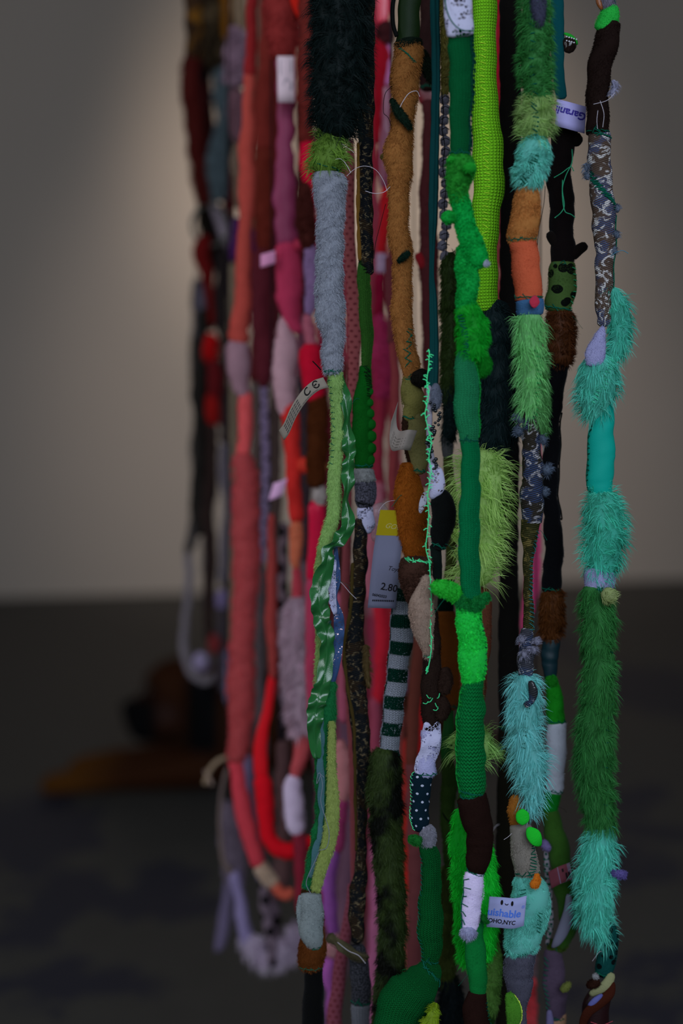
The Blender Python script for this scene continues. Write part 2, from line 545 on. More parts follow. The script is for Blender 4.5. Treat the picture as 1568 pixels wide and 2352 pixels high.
# thread pieces: polylines swept with a 4-sided section
def threads(st, name, lines, rad, mat, parent=None, base=None, label=None, closed=False):
    Vs, Qs = [], []
    off = 0
    for P in lines:
        P = np.asarray(P, float)
        T = np.gradient(P, axis=0)
        T /= np.maximum(np.linalg.norm(T, axis=1)[:, None], 1e-9)
        ref = np.array([0.31, 0.87, 0.37])
        A = np.cross(T, ref)
        A /= np.maximum(np.linalg.norm(A, axis=1)[:, None], 1e-9)
        B = np.cross(T, A)
        n = len(P)
        k = 4
        an = np.arange(k) * 2 * np.pi / k
        V = P[:, None] + rad * (A[:, None] * np.cos(an)[None, :, None] + B[:, None] * np.sin(an)[None, :, None])
        Vs.append(V.reshape(-1, 3))
        i, j = np.meshgrid(np.arange(n - 1), np.arange(k), indexing='ij')
        q = np.stack([i * k + j, i * k + (j + 1) % k, (i + 1) * k + (j + 1) % k, (i + 1) * k + j], -1).reshape(-1, 4)
        Qs.append(q + off)
        Qs.append(np.array([[0, 1, 2, 3]]) + off)
        Qs.append(np.array([[3, 2, 1, 0]]) + off + (n - 1) * k)
        off += n * k
    o = build(name, np.vstack(Vs), np.vstack(Qs), [], mat, parent or st.root, st.base if base is None else base)
    if label:
        o['label'] = label
    return o

def surf(t, f, q, lift=0.0):
    """point on tube t at fraction f of its length, q degrees (-90 left, 0 facing the camera, 90 right)"""
    x = np.clip(f, 0, 1) * (len(t.c) - 1)
    i = int(min(x, len(t.c) - 2))
    k = x - i
    L = lambda X: X[i] * (1 - k) + X[i + 1] * k
    a = math.radians(q - 90)
    S, N, T = L(t.S), L(t.N), L(t.T)
    return (L(t.c) + S * math.cos(a) * (L(t.rw) + lift) + N * math.sin(a) * (L(t.rd) + lift)), T, S

def stitch(t, f0, f1, q0, q1, n, mat, ln=10, rad=0.9, style='whip', lift=1.0, jit=0.3, name='stitching'):
    """a row of hand stitches over a seam; sizes in pixels"""
    R = np.random.default_rng(n * 31 + int(q0) + 500)
    sc = t.sc
    lines = []
    prev = None
    for k in range(n):
        u = (k + 0.5) / n
        f = f0 + (f1 - f0) * u
        q = q0 + (q1 - q0) * u + R.normal(0, 4 * jit)
        p, T, S = surf(t, f, q, lift * sc)
        if style == 'whip':
            dq = math.degrees(ln / 2 / max(np.interp(f, np.linspace(0, 1, len(t.rw)), t.rw) / sc, 6))
            sl = R.normal(0.25, jit)
            pts = []
            for w in (-1, -0.4, 0.3, 1):
                pp, _, _ = surf(t, f + w * sl * ln * 0.5 / t.L, q + w * dq, (lift + 0.9 * (1 - w * w)) * sc)
                pts.append(pp)
            lines.append(pts)
        elif style == 'run':
            df = ln * 0.4 / t.L
            lines.append([surf(t, f - df, q, (lift - 0.8) * sc)[0], p, surf(t, f + df, q, (lift - 0.8) * sc)[0]])
        elif style == 'blanket':
            if prev is not None:
                lines.append([prev, (prev + p) / 2 - np.array([0, 0.4 * sc, 0]), p])
            prev = p
            dq = math.degrees(ln / max(np.interp(f, np.linspace(0, 1, len(t.rw)), t.rw) / sc, 6)) * R.uniform(0.6, 1.3)
            lines.append([p, surf(t, f + R.normal(0, 0.2) * ln / t.L, q + dq * 0.5, (lift + 0.6) * sc)[0],
                          surf(t, f + R.normal(0.1, 0.3) * ln / t.L, q + dq, lift * sc)[0]])
    return threads(t.st, name, lines, rad * sc, mat, parent=t.o)

def thread_px(st, pts, mat, rad=0.8, name='loose_thread', n=24, parent=None):
    """a loose thread through pixel points (x, y, depth mm in front)"""
    P = np.array([(p[0], p[1], p[2] if len(p) > 2 else 0) for p in pts], float)
    Q, _ = cr(P, n)
    c = PX(Q[:, 0], Q[:, 1], st.Y)
    c[:, 1] -= Q[:, 2] * 0.001
    return threads(st, name, [c], rad * st.Y / F, mat, parent=parent)

# labels sewn in: a bent band with print on it
def text_mesh(body, size, shear=0.0, bold=0.0):
    cu = bpy.data.curves.new('print', 'FONT')
    cu.body = body
    cu.size = size
    cu.shear = shear
    cu.offset = bold
    cu.align_x = 'CENTER'
    cu.align_y = 'CENTER'
    cu.resolution_u = 3
    ob = bpy.data.objects.new('print', cu)
    COL.objects.link(ob)
    dg = bpy.context.evaluated_depsgraph_get()
    me = bpy.data.meshes.new_from_object(ob.evaluated_get(dg))
    bpy.data.objects.remove(ob)
    bpy.data.curves.remove(cu)
    return me

def band(st, name, pts, wv, mat, texts=(), label=None, shapes=(), th=0.35):
    """pts: pixel points (x, y, mm in front of the strand) along the band; wv: pixel vector across it (towards the top of the print)"""
    P = np.array(pts, float)
    n = 26
    Q, Lp = cr(P, n)
    sc = st.Y / F
    wv = np.array(wv, float)
    wpx = np.hypot(*wv)
    nt = 5
    ts = np.linspace(-0.5, 0.5, nt)
    def at(s, t, fwd=0.0):
        x = np.interp(s, np.linspace(0, Lp, n), Q[:, 0]) + wv[0] * t
        y = np.interp(s, np.linspace(0, Lp, n), Q[:, 1]) + wv[1] * t
        d = np.interp(s, np.linspace(0, Lp, n), Q[:, 2])
        return PX(x, y, st.Y - d * 0.001 - fwd)
    S_, T_ = np.meshgrid(np.linspace(0, Lp, n), ts, indexing='ij')
    front = at(S_.ravel(), T_.ravel(), 0.0)
    back = at(S_.ravel(), T_.ravel(), -th * 0.001)
    i, j = np.meshgrid(np.arange(n - 1), np.arange(nt - 1), indexing='ij')
    q = np.stack([i * nt + j, (i + 1) * nt + j, (i + 1) * nt + j + 1, i * nt + j + 1], -1).reshape(-1, 4)
    m = n * nt
    edge = []
    for a in range(n - 1):
        edge += [[a * nt, a * nt + m, (a + 1) * nt + m, (a + 1) * nt], [a * nt + nt - 1, (a + 1) * nt + nt - 1, (a + 1) * nt + nt - 1 + m, a * nt + nt - 1 + m]]
    for b in range(nt - 1):
        edge += [[b, b + 1, b + 1 + m, b + m], [(n - 1) * nt + b, (n - 1) * nt + b + m, (n - 1) * nt + b + 1 + m, (n - 1) * nt + b + 1]]
    UV = np.stack([S_.ravel() * sc, T_.ravel() * wpx * sc], -1)
    o = build(name, np.vstack([front, back]), np.vstack([q, (q + m)[:, ::-1], np.array(edge)]), [], mat, st.root, st.base, np.vstack([UV, UV]))
    if label:
        o['label'] = label
    for tx in texts:
        body, s0, t0, size, rot, tm = tx[:6]
        me = text_mesh(body, size, *(tx[6:]))
        R = math.radians(rot)
        for v in me.vertices:
            X = v.co.x * math.cos(R) - v.co.y * math.sin(R) + s0 * Lp
            Yt = (v.co.x * math.sin(R) + v.co.y * math.cos(R)) / wpx + t0
            p = at(X, Yt, 0.00025) - st.base
            v.co = Vector(p)
        me.materials.clear()
        me.materials.append(tm)
        to = bpy.data.objects.new('print', me)
        COL.objects.link(to)
        to.parent = o
    for poly, pm in shapes:      # flat printed patches in (s fraction, t)
        pv = np.array([at(a * Lp, b, 0.00018) for a, b in poly])
        me = bpy.data.meshes.new('print')
        me.from_pydata([tuple(p - st.base) for p in pv], [], [list(range(len(pv)))])
        me.materials.append(pm)
        to = bpy.data.objects.new('print', me)
        COL.objects.link(to)
        to.parent = o
    return o

def joint(t, st, wm, kind):
    """uneven hand stitches where one piece is sewn to the next"""
    if not st.far and wm > 34 and t.L > 90 and kind in ('felt', 'velvet', 'knit', 'purl', 'plush', 'cotton', 'leopard'):
        n = int(wm / 5)
        e = 7.0 / t.L
        stitch(t, 1 - 1.6 * e, 1 - e, -80, 80, n, TH_G, 13, 1.15, jit=0.6)
    return t

# one fabric piece, by kind
def K(st, kind, col, pts, name=None, label=None, c2=None, k=None, mk=None, **kw):
    mk = dict(mk or {})
    far = st.far
    if not far:
        col = fixc(col)
        c2 = fixc(c2) if c2 is not None else None
    KK = dict(knit=1.15, purl=1.3, waffle=1.35, satin=0.85, fur=1.3, plush=1.05, terry=1.05).get(kind, 1.0)
    c = C(*col, k=k or KK)
    c2 = C(*c2) if c2 is not None else None
    hk = kw.pop('hair', {})
    if kind == 'fur':
        h = dict(length=26, width=1.3, lift=0.6, flow=0.75, clump=0.8, cell=20, cover=1.9, cap=11000)
        h.update(hk)
        d = dict(flat=0.8, lump=0.06, nu=16, step=10)
        d.update(kw)
        return tube(st, name or 'fur_piece', pts, M('fur', C(*col, k=k or KK), c2, **mk), hair=h, label=label, **d)
    if kind == 'plush':
        h = dict(length=6.5, width=0.9, lift=0.7, flow=0.55, clump=0.35, cell=8, cover=1.6, cap=15000)
        h.update(hk)
        d = dict(flat=0.8, lump=0.05)
        d.update(kw)
        return joint(tube(st, name or 'plush_tube', pts, M('plush', C(*col, k=k or KK), c2, **mk), hair=h, label=label, **d), st, sum(q[2] for q in pts) / len(pts), kind)
    if kind == 'terry':
        h = dict(length=6.0, width=1.3, lift=0.9, flow=0.25, clump=0.9, cell=7, cover=2.2, cap=12000, jit=0.35, droop=0.15)
        h.update(hk)
        d = dict(flat=0.8, lump=0.06)
        d.update(kw)
        return tube(st, name or 'terry_tube', pts, M('plush', C(*col, k=k or KK), c2), hair=h, label=label, **d)
    dn = dict(felt='felt_piece', velvet='velvet_tube', cotton='cotton_piece', knit='knit_tube', purl='knit_tube', waffle='woven_tube', rib='ribbed_tube',
              satin='satin_ribbon', glitter='glitter_ribbon', brocade='brocade_tube', leopard='print_fabric', dots='print_fabric', lace='lace_piece',
              plastic='plastic_piece', leather='leather_piece', gloss='glossy_piece')
    d = dict(flat=0.75, lump=0.05)
    if kind in ('felt', 'cotton', 'velvet', 'knit', 'purl', 'leopard', 'brocade') and not far:
        d['crease'] = 0.035
    if kind in ('satin', 'glitter', 'lace'):
        d.update(flat=0.18, lump=0.02)
    d.update(kw)
    fz = None
    wm = sum(q[2] for q in pts) / len(pts)
    if not far and wm > 24 and kind in ('felt', 'velvet', 'cotton', 'knit', 'purl', 'leopard'):
        fz = dict(length=3.6, width=0.55, lift=0.9, flow=0.2, clump=0.5, cell=9, cover=0.35, cap=2600, jit=0.5, droop=0.1)
    if far and kind == 'felt' and wm > 14:
        fz = dict(length=5.0, width=0.5, lift=0.9, flow=0.3, clump=0.6, cell=12, cover=0.5, cap=900, jit=0.5, droop=0.15)
    t = tube(st, name or dn[kind], pts, M(kind, c, c2, **mk), label=label, hair=fz, **d)
    return joint(t, st, wm, kind)

def ball(st, x, y, r, mat, name='pompom', dy=0.0, sx=1.0, hair=None, label=None, flat=0.9, parent=None):
    n = 6
    pts = []
    for i in range(n):
        t = -1 + 2 * i / (n - 1)
        pts.append((x, y + t * r * 0.98, 2 * r * sx * math.sqrt(max(0.02, 1 - t * t * 0.97)), dy))
    return tube(st, name, pts, mat, hair=hair, flat=flat, lump=0.04, cap=2, step=2.5, label=label, parent=parent)

# ------------------------------------------------------------------ setting
def plane(name, pts, mat, uvs=None):
    me = bpy.data.meshes.new(name)
    me.from_pydata([tuple(p) for p in pts], [], [[0, 1, 2, 3]])
    me.materials.append(mat)
    o = bpy.data.objects.new(name, me)
    COL.objects.link(o)
    o['kind'] = 'structure'
    return o

mw, nt, b = nodes_of('plaster')
b.inputs['Roughness'].default_value = 0.9
tc = nt.nodes.new('ShaderNodeTexCoord')
nz = noise(nt, tc.outputs['Object'], 0.9, 4)
nt.links.new(mixc(nt, nz.outputs[0], (0.62, 0.53, 0.44), (0.69, 0.59, 0.50)), b.inputs['Base Color'])
n2 = noise(nt, tc.outputs['Object'], 60, 3)
bump(nt, b, n2.outputs[0], 0.003, 0.4)

mf, nt, b = nodes_of('stained_concrete')
tc = nt.nodes.new('ShaderNodeTexCoord')
mp = nt.nodes.new('ShaderNodeMapping')
mp.inputs['Scale'].default_value = (1.0, 0.6, 1.0)
nt.links.new(tc.outputs['Object'], mp.inputs[0])
n1 = noise(nt, mp.outputs[0], 2.3, 4, 0.6)
n2 = noise(nt, tc.outputs['Object'], 14, 4)
base = mixc(nt, n2.outputs[0], (0.052, 0.050, 0.044), (0.073, 0.069, 0.061))
warp = nt.nodes.new('ShaderNodeVectorMath')
warp.operation = 'MULTIPLY_ADD'
nw = noise(nt, tc.outputs['Object'], 3.5, 4, 0.65)
nt.links.new(nw.outputs['Color'], warp.inputs[0])
warp.inputs[1].default_value = (0.5, 0.8, 0.0)
nt.links.new(tc.outputs['Object'], warp.inputs[2])
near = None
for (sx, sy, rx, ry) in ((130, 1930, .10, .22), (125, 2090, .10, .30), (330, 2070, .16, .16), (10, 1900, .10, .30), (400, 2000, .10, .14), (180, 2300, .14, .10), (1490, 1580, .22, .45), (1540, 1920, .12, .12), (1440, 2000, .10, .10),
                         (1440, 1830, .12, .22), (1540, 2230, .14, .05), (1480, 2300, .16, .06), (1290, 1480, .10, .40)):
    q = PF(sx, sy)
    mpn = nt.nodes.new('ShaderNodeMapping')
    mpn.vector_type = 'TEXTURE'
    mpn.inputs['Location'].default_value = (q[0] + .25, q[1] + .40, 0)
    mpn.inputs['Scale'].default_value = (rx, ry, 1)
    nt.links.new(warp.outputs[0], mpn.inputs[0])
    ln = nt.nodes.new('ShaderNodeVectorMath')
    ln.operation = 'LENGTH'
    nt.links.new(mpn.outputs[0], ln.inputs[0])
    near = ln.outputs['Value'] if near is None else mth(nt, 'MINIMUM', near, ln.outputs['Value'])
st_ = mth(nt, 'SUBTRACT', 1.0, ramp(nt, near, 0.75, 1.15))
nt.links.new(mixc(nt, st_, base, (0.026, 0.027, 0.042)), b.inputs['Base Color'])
b.inputs['Roughness'].default_value = 0.62
b.inputs['Specular IOR Level'].default_value = 0.3
bump(nt, b, n2.outputs[0], 0.004, 0.3)

A = PF(200, 1368)
B = PF(1500, 1332)
dirw = (B - A) / np.linalg.norm(B - A)
wa = A - dirw * 7
wb = B + dirw * 7
plane('wall_back', [(wa[0], wa[1], 0), (wb[0], wb[1], 0), (wb[0], wb[1], 4.2), (wa[0], wa[1], 4.2)], mw)
plane('floor', [(-8, -3, 0), (9, -3, 0), (9, 11, 0), (-8, 11, 0)], mf)

# ------------------------------------------------------------------ dog lying on the floor
def make_dog():
    o0 = PF(385, 1832)
    k = (math.hypot(o0[1], CAMZ)) / F
    bm = bmesh.new()
    def ell(cx, cy, cz, rx, ry, rz):
        r = bmesh.ops.create_uvsphere(bm, u_segments=20, v_segments=12, radius=1.0)
        for v in r['verts']:
            v.co = Vector((cx + v.co.x * rx, cy + v.co.y * ry, cz + v.co.z * rz))
    def cap(p, r0, q, r1, n=9):
        for i in range(n):
            t = i / (n - 1)
            r = r0 + (r1 - r0) * t
            c = [p[j] + (q[j] - p[j]) * t for j in range(3)]
            ell(*c, r, r, r)
    # forelegs stretched out along the floor
    cap((0.10, -0.10, 0.066), .052, (-0.17, -0.12, .044), .035)
    cap((-0.17, -0.12, .044), .035, (-0.285, -0.12, .033), .032)
    ell(-0.30, -0.12, .030, .042, .036, .030)
    cap((0.10, 0.10, 0.068), .052, (-0.15, 0.05, .045), .035)
    cap((-0.15, 0.05, .050), .036, (-0.245, 0.045, .034), .033)
    ell(-0.26, 0.045, .030, .040, .034, .030)
    for s in (-1, 0, 1):
        ell(-0.325, -0.12 + s * .017, .024, .018, .010, .020)
        ell(-0.285, 0.045 + s * .016, .024, .018, .010, .020)
    # chest, shoulders, neck
    ell(0.155, 0, .165, .140, .130, .160)
    ell(0.13, -.07, .15, .10, .07, .13)
    cap((0.16, 0, .20), .115, (0.085, 0, .245), .092)
    # trunk, loin and haunches
    ell(0.33, .06, .165, .22, .145, .155)
    ell(0.52, .14, .150, .20, .135, .140)
    ell(0.66, .19, .140, .135, .150, .135)
    cap((0.66, .06, .10), .075, (0.50, -.02, .055), .045)
    cap((0.50, -.02, .055), .045, (0.60, -.03, .035), .035)
    cap((0.60, -.03, .035), .032, (0.46, -.05, .030), .030)
    cap((0.78, .24, .09), .030, (0.98, .34, .025), .014)
    # head (a little larger, carried low)
    def hell(cx, cy, cz, rx, ry, rz):
        ell(cx * 1.1, cy * 1.1, .350 - (.355 - cz) * 1.2, rx * 1.12, ry * 1.1, rz * 1.18)
    def hcap(p, r0, q, r1, n=9):
        for i in range(n):
            t = i / (n - 1)
            r = r0 + (r1 - r0) * t
            c = [p[j] + (q[j] - p[j]) * t for j in range(3)]
            hell(*c, r, r, r)
    hell(0.012, 0, .288, .080, .076, .070)
    hell(-0.020, 0, .278, .052, .062, .060)
    hcap((-0.02, 0, .228), .062, (-0.078, 0, .222), .048)
    hell(-0.060, -.022, .196, .052, .032, .036)
    hell(-0.060, .022, .196, .052, .032, .036)
    hell(-0.040, 0, .180, .054, .034, .022)
    hell(-0.116, 0, .240, .015, .022, .017)
    hell(-0.040, -.036, .312, .026, .022, .020)
    hell(-0.040, .036, .312, .026, .022, .020)
    # hanging ears
    for s in (-1, 1):
        hell(0.066, s * .072, .300, .034, .020, .030)
        hell(0.084, s * .086, .262, .038, .013, .050)
        hell(0.088, s * .088, .218, .028, .011, .042)
    me = bpy.data.meshes.new('dog')
    bm.to_mesh(me)
    bm.free()
    ob = bpy.data.objects.new('dog', me)
    COL.objects.link(ob)
    r = ob.modifiers.new('r', 'REMESH')
    r.mode = 'VOXEL'
    r.voxel_size = 0.0065
    sm = ob.modifiers.new('s', 'SMOOTH')
    sm.factor = 0.5
    sm.iterations = 7
    dg = bpy.context.evaluated_depsgraph_get()
    m2 = bpy.data.meshes.new_from_object(ob.evaluated_get(dg))
    ob.modifiers.clear()
    ob.data = m2
    bpy.data.meshes.remove(me)
    m2.name = 'dog'
    n = len(m2.vertices)
    co = np.empty(n * 3)
    m2.vertices.foreach_get('co', co)
    co = co.reshape(-1, 3)
    x, y, z = co.T
    ss = lambda a, lo, hi: np.clip((a - lo) / (hi - lo), 0, 1)
    g = lambda cx, cy, cz, r: np.exp(-((x - cx)**2 + (np.abs(y) - cy)**2 + (z - cz)**2) / r**2)
    head = ss(z, .105, .125) * ss(-x, -.13, -.11)
    black = ss(-x, .022, .052) * ss(-z, -.255, -.231) * head
    ear = ss(x, .040, .055) * ss(np.abs(y), .066, .076) * ss(z, .10, .13) * ss(-x, -.145, -.13)
    eye = g(-.056, .055, .273, .022)
    dark = np.clip(black + ear + eye, 0, 1)[:, None]
    paw = ss(-x, .12, .26)[:, None]
    cheek = g(-.008, .070, .205, .036)[:, None]
    coat = np.array([.042, .013, .004]) * (1 - paw) + np.array([.105, .037, .005]) * paw
    coat = coat * (1 - cheek * .6) + np.array([.06, .034, .032]) * cheek * .6
    colr = coat * (1 - dark) + np.array([.003, .003, .0035]) * dark
    at = m2.color_attributes.new('coat', 'FLOAT_COLOR', 'POINT')
    at.data.foreach_set('color', np.c_[colr, np.ones(n)].ravel().astype(np.float32))
    for p in m2.polygons:
        p.use_smooth = True
    m, nt, b = nodes_of('short_dog_coat')
    a = nt.nodes.new('ShaderNodeAttribute')
    a.attribute_name = 'coat'
    nt.links.new(a.outputs['Color'], b.inputs['Base Color'])
    b.inputs['Roughness'].default_value = 0.7
    b.inputs['Specular IOR Level'].default_value = 0.06
    tc = nt.nodes.new('ShaderNodeTexCoord')
    nz = noise(nt, tc.outputs['Object'], 180, 3)
    bump(nt, b, nz.outputs[0], 0.003, 0.4)
    m2.materials.clear()
    m2.materials.append(m)
    ob.location = (o0[0], o0[1] + 0.14, 0.002)
    ob['label'] = 'reddish brown dog with black muzzle and dark hanging ear lying with forelegs outstretched'
    ob['category'] = 'dog'
    for s in (-1, 1):
        bm = bmesh.new()
        bmesh.ops.create_uvsphere(bm, u_segments=14, v_segments=10, radius=.0105)
        em = bpy.data.meshes.new('eye')
        bm.to_mesh(em)
        bm.free()
        for p in em.polygons:
            p.use_smooth = True
        em.materials.append(M('gloss', (.02, .010, .006)))
        e = bpy.data.objects.new('eye', em)
        COL.objects.link(e)
        e.parent = ob
        e.location = (-.061, s * .053, .271)
    return ob
make_dog()

# ------------------------------------------------------------------ strands in focus
TH_G = M('cotton', C(4, 52, 46))          # dark green sewing thread
TH_L = M('cotton', C(40, 190, 105, 1.1))   # pale neon green thread
TH_W = M('cotton', C(120, 124, 150))
TH_K = M('cotton', C(5, 7, 9))
TH_F = M('cotton', C(70, 80, 104))
INK = M('label', C(10, 10, 14))

# --- white plush strand with green satin ruffle
s = Strand('fabric_strand', 1.10, 'dark teal fur and white plush strand with ruffled shiny green satin and care tag', base=(718, 2480))
K(s, 'fur', (3, 16, 18), [(782, -130, 112), (781, 0, 116), (780, 120, 118), (778, 220, 112), (772, 290, 90), (768, 318, 60)], 'long_fur', 'dark teal long fur', k=1.2,
  hair=dict(length=34, cap=15000, lift=0.7, flow=0.35, clump=0.9, width=1.2, cell=18))
t = K(s, 'fur', (78, 122, 44), [(765, 300, 40), (757, 340, 62), (752, 375, 66), (755, 405, 50)], 'fur_tuft', 'grass green fur tuft',
  hair=dict(length=34, cap=2600, lift=0.8, flow=0.05, clump=1.1, width=1.8, cell=22))
stitch(t, 0.7, 0.95, -70, 80, 12, TH_G, 16, 0.9)
t = K(s, 'plush', (150, 154, 160), [(757, 392, 60), (756, 412, 74), (759, 480, 62), (757, 560, 58), (756, 640, 60), (758, 720, 64), (766, 780, 46), (762, 825, 46), (763, 862, 34)],
  'plush_tube', 'white plush tube', lump=0.07, crease=0.05, hair=dict(length=8, cap=17000))
t = K(s, 'plush', (118, 138, 66), [(770, 850, 34), (771, 900, 28), (775, 960, 26), (773, 1030, 26), (768, 1100, 30), (766, 1180, 30), (748, 1245, 30), (737, 1310, 28), (735, 1400, 26), (738, 1480, 24), (734, 1560, 24), (735, 1640, 24)],
  'plush_strip', 'yellow green plush strip', flat=0.5, hair=dict(length=7, cap=11000))
stitch(t, 0.02, 0.28, -60, -50, 14, TH_G, 13, 1.0)
sat = M('satin', C(13, 58, 29), r=0.25, s=0.9)
r = tube(s, 'satin_ruffle', [(766, 862, 40, 3, 5), (788, 905, 30, 1, 12), (796, 960, 26, 0, 30), (800, 1010, 30, -2, 10), (802, 1050, 28, -3, -20), (799, 1095, 30, -4, 18), (794, 1140, 26, -5, 35), (800, 1190, 28, -8, 10),
     (790, 1222, 34, -11, 10), (768, 1246, 30, -12, 25), (752, 1268, 30, -13, 45), (750, 1296, 34, -13, 5), (738, 1330, 42, -13, -8), (732, 1370, 44, -13, 15), (740, 1415, 42, -13, -12), (750, 1455, 36, -12, 30),
     (750, 1500, 34, -12, -10), (744, 1545, 34, -12, 25), (736, 1580, 40, -12, -10), (726, 1620, 42, -12, 10), (722, 1665, 34, -11, 0), (724, 1700, 26, -9, 15), (726, 1735, 16, -7, 30)],
     sat, flat=0.12, lump=0.06, ruffle=3.4, step=3, nu=44, crease=0.06, label='shiny green satin ruffle', seed=5)
K(s, 'glitter', (40, 62, 98), [(770, 1250, 8, 2), (774, 1330, 16, 2), (768, 1375, 12, 0), (778, 1420, 24, 1), (776, 1480, 24, 1), (770, 1530, 20, 0), (764, 1570, 12, 0)], 'glitter_scrap', 'blue glitter scrap', c2=(170, 140, 130), flat=0.12, ruffle=2)
K(s, 'lace', (150, 152, 175), [(768, 1285, 10, -1), (762, 1330, 18, -2), (762, 1370, 20, -2), (770, 1410, 10, -1)], 'frayed_lace', flat=0.15, ruffle=2)
t = K(s, 'plush', (34, 96, 40), [(757, 1565, 30), (748, 1640, 46), (745, 1720, 46), (748, 1800, 48), (749, 1870, 50), (738, 1940, 52), (724, 1995, 46), (713, 2046, 38)],
  'plush_strip', 'green plush strip turned inside out', hair=dict(length=7, cap=11000), flat=0.55)
K(s, 'plush', (112, 140, 58), [(762, 1650, 14, -9), (762, 1760, 20, -9), (764, 1850, 30, -9), (756, 1925, 32, -9), (738, 1985, 26, -9), (724, 2040, 22, -8)], 'plush_strip', 'yellow green plush edge', hair=dict(length=6, cap=5000), flat=0.4)
K(s, 'cotton', (50, 84, 88), [(738, 1640, 12, -7), (737, 1720, 16, -7), (737, 1800, 16, -7), (738, 1880, 14, -7), (724, 1960, 16, -7), (713, 2010, 10, -7)], 'frayed_backing', 'grey blue frayed backing', flat=0.3, lump=0.2, crease=0.2)
thread_px(s, [(734, 1762, 13), (741, 1790, 14), (737, 1830, 13), (748, 1868, 14), (756, 1900, 14), (750, 1935, 14), (733, 1940, 14)], TH_F, 0.8)
thread_px(s, [(737, 1770, 13), (728, 1790, 13), (732, 1765, 14), (744, 1775, 13)], TH_F, 0.8)
thread_px(s, [(733, 1945, 13), (722, 1970, 13), (708, 2000, 13), (704, 2020, 12), (714, 2040, 12)], TH_F, 0.9)
K(s, 'plush', (150, 152, 150), [(716, 2046, 44, -2), (714, 2080, 56, -3), (714, 2115, 58, -4), (717, 2145, 50, -5), (722, 2165, 34, -5), (726, 2178, 14, -4)], 'plush_tip', 'white felted plush tip', hair=dict(length=3.5, cap=7000))
K(s, 'plush', (150, 152, 150), [(690, 2052, 8, -4), (688, 2085, 14, -6), (692, 2120, 12, -6), (695, 2145, 5, -5)], 'plush_flap', hair=dict(length=3.5, cap=900), flat=0.4)
K(s, 'plush', (66, 34, 10), [(738, 2092, 10, 2), (728, 2130, 34, 3), (718, 2165, 62), (715, 2195, 63), (716, 2228, 50)], 'plush_cuff', 'brown plush cuff', hair=dict(length=6, cap=5500))
K(s, 'plush', (52, 28, 10), [(712, 2040, 36), (713, 2052, 42), (714, 2062, 38)], 'plush_cuff', hair=dict(length=6, cap=1200))
K(s, 'velvet', (3, 3, 4), [(722, 2218, 40), (720, 2270, 46), (718, 2352, 54), (717, 2480, 56)], label='black velvet tube')
band(s, 'care_tag', [(646, 1000, 6), (657, 985, 9), (675, 945, 12), (700, 908, 12), (725, 886, 10), (748, 878, 9)], (-12, -23), M('label', C(76, 76, 79)),
     texts=[('C', 0.70, 0.05, 24, 12, INK, 0, .4), ('\u0404', 0.86, 0.05, 24, 12, INK, 0, .4)], label='grey printed care tag',
     shapes=[([(0.10 + .062 * i, -.36 + .2 * j), (0.15 + .062 * i, -.36 + .2 * j), (0.15 + .062 * i, -.26 + .2 * j), (0.10 + .062 * i, -.26 + .2 * j)], M('label', C(40, 40, 46))) for i in range(7) for j in range(4)]
     + [([(0.56 + .05 * i, -.40), (0.60 + .05 * i, -.40), (0.60 + .05 * i, -.34), (0.56 + .05 * i, -.34)], M('label', C(50, 50, 56))) for i in range(6)])
thread_px(s, [(718, 830, 4), (728, 840, 5), (737, 850, 5)], TH_K, 1.6)
thread_px(s, [(796, 408, 8), (815, 392, 9), (838, 386, 10), (862, 395, 10), (880, 420, 9), (888, 442, 8)], TH_W, 0.5)
thread_px(s, [(838, 442, 8), (858, 448, 9), (880, 445, 8), (895, 432, 7)], TH_W, 0.6)

# --- dark brocade strand
s = Strand('fabric_strand', 1.135, 'strand of dark gold-flecked brocade with green felt and grey heathered knit pieces', base=(828, 2480))
BR = dict(c2=(110, 96, 70), mk=dict(scale=190, t=.56, c3=C(30, 22, 12)))
K(s, 'brocade', (14, 16, 22), [(842, -130, 34), (843, 100, 34), (842, 250, 34), (838, 350, 36), (838, 450, 36), (840, 540, 34), (843, 610, 32), (846, 632, 24)], label='dark brocade tube', **BR)
K(s, 'cotton', (66, 46, 16), [(822, 330, 6, -5), (822, 420, 8, -6), (822, 520, 8, -6), (826, 600, 8, -5)], 'frayed_selvage', flat=0.5, lump=0.25, crease=0.2)
t = K(s, 'knit', (38, 84, 20), [(836, 592, 26), (836, 640, 30), (838, 700, 29), (842, 760, 30), (843, 800, 26), (840, 850, 22)], label='olive green knit tube', mk=dict(p=.0016, q=.0013))
stitch(t, 0.0, 0.14, -60, 60, 10, TH_K, 16, 0.9)
t = K(s, 'felt', (22, 84, 18), [(841, 838, 24), (836, 880, 36), (832, 930, 42), (830, 975, 46), (832, 1030, 46), (836, 1078, 40)], label='bright green felt tube', lump=0.06)
for i, (y, x, r) in enumerate([(900, 848, 10), (925, 848, 11), (950, 849, 13), (975, 851, 14), (1002, 852, 15), (1030, 851, 15), (1056, 846, 15)]):
    ball(s, x, y, r, M('felt', C(3, 50, 12)), 'gathered_lump', dy=-2, sx=0.9, flat=0.7)
stitch(t, 0.0, 0.30, 10, 50, 16, TH_K, 15, 0.8)
K(s, 'plush', (128, 130, 128), [(836, 1074, 42), (836, 1090, 48), (837, 1108, 48)], 'plush_cuff', 'white plush cuff', hair=dict(length=6, cap=3000))
t = K(s, 'knit', (46, 44, 56), [(838, 1102, 48), (838, 1125, 50), (839, 1152, 46), (842, 1168, 30)], c2=(105, 104, 118), label='grey heathered knit', mk=dict(p=.0018, q=.0013))
stitch(t, 0.7, 0.98, -60, 70, 10, TH_K, 20, 0.8)
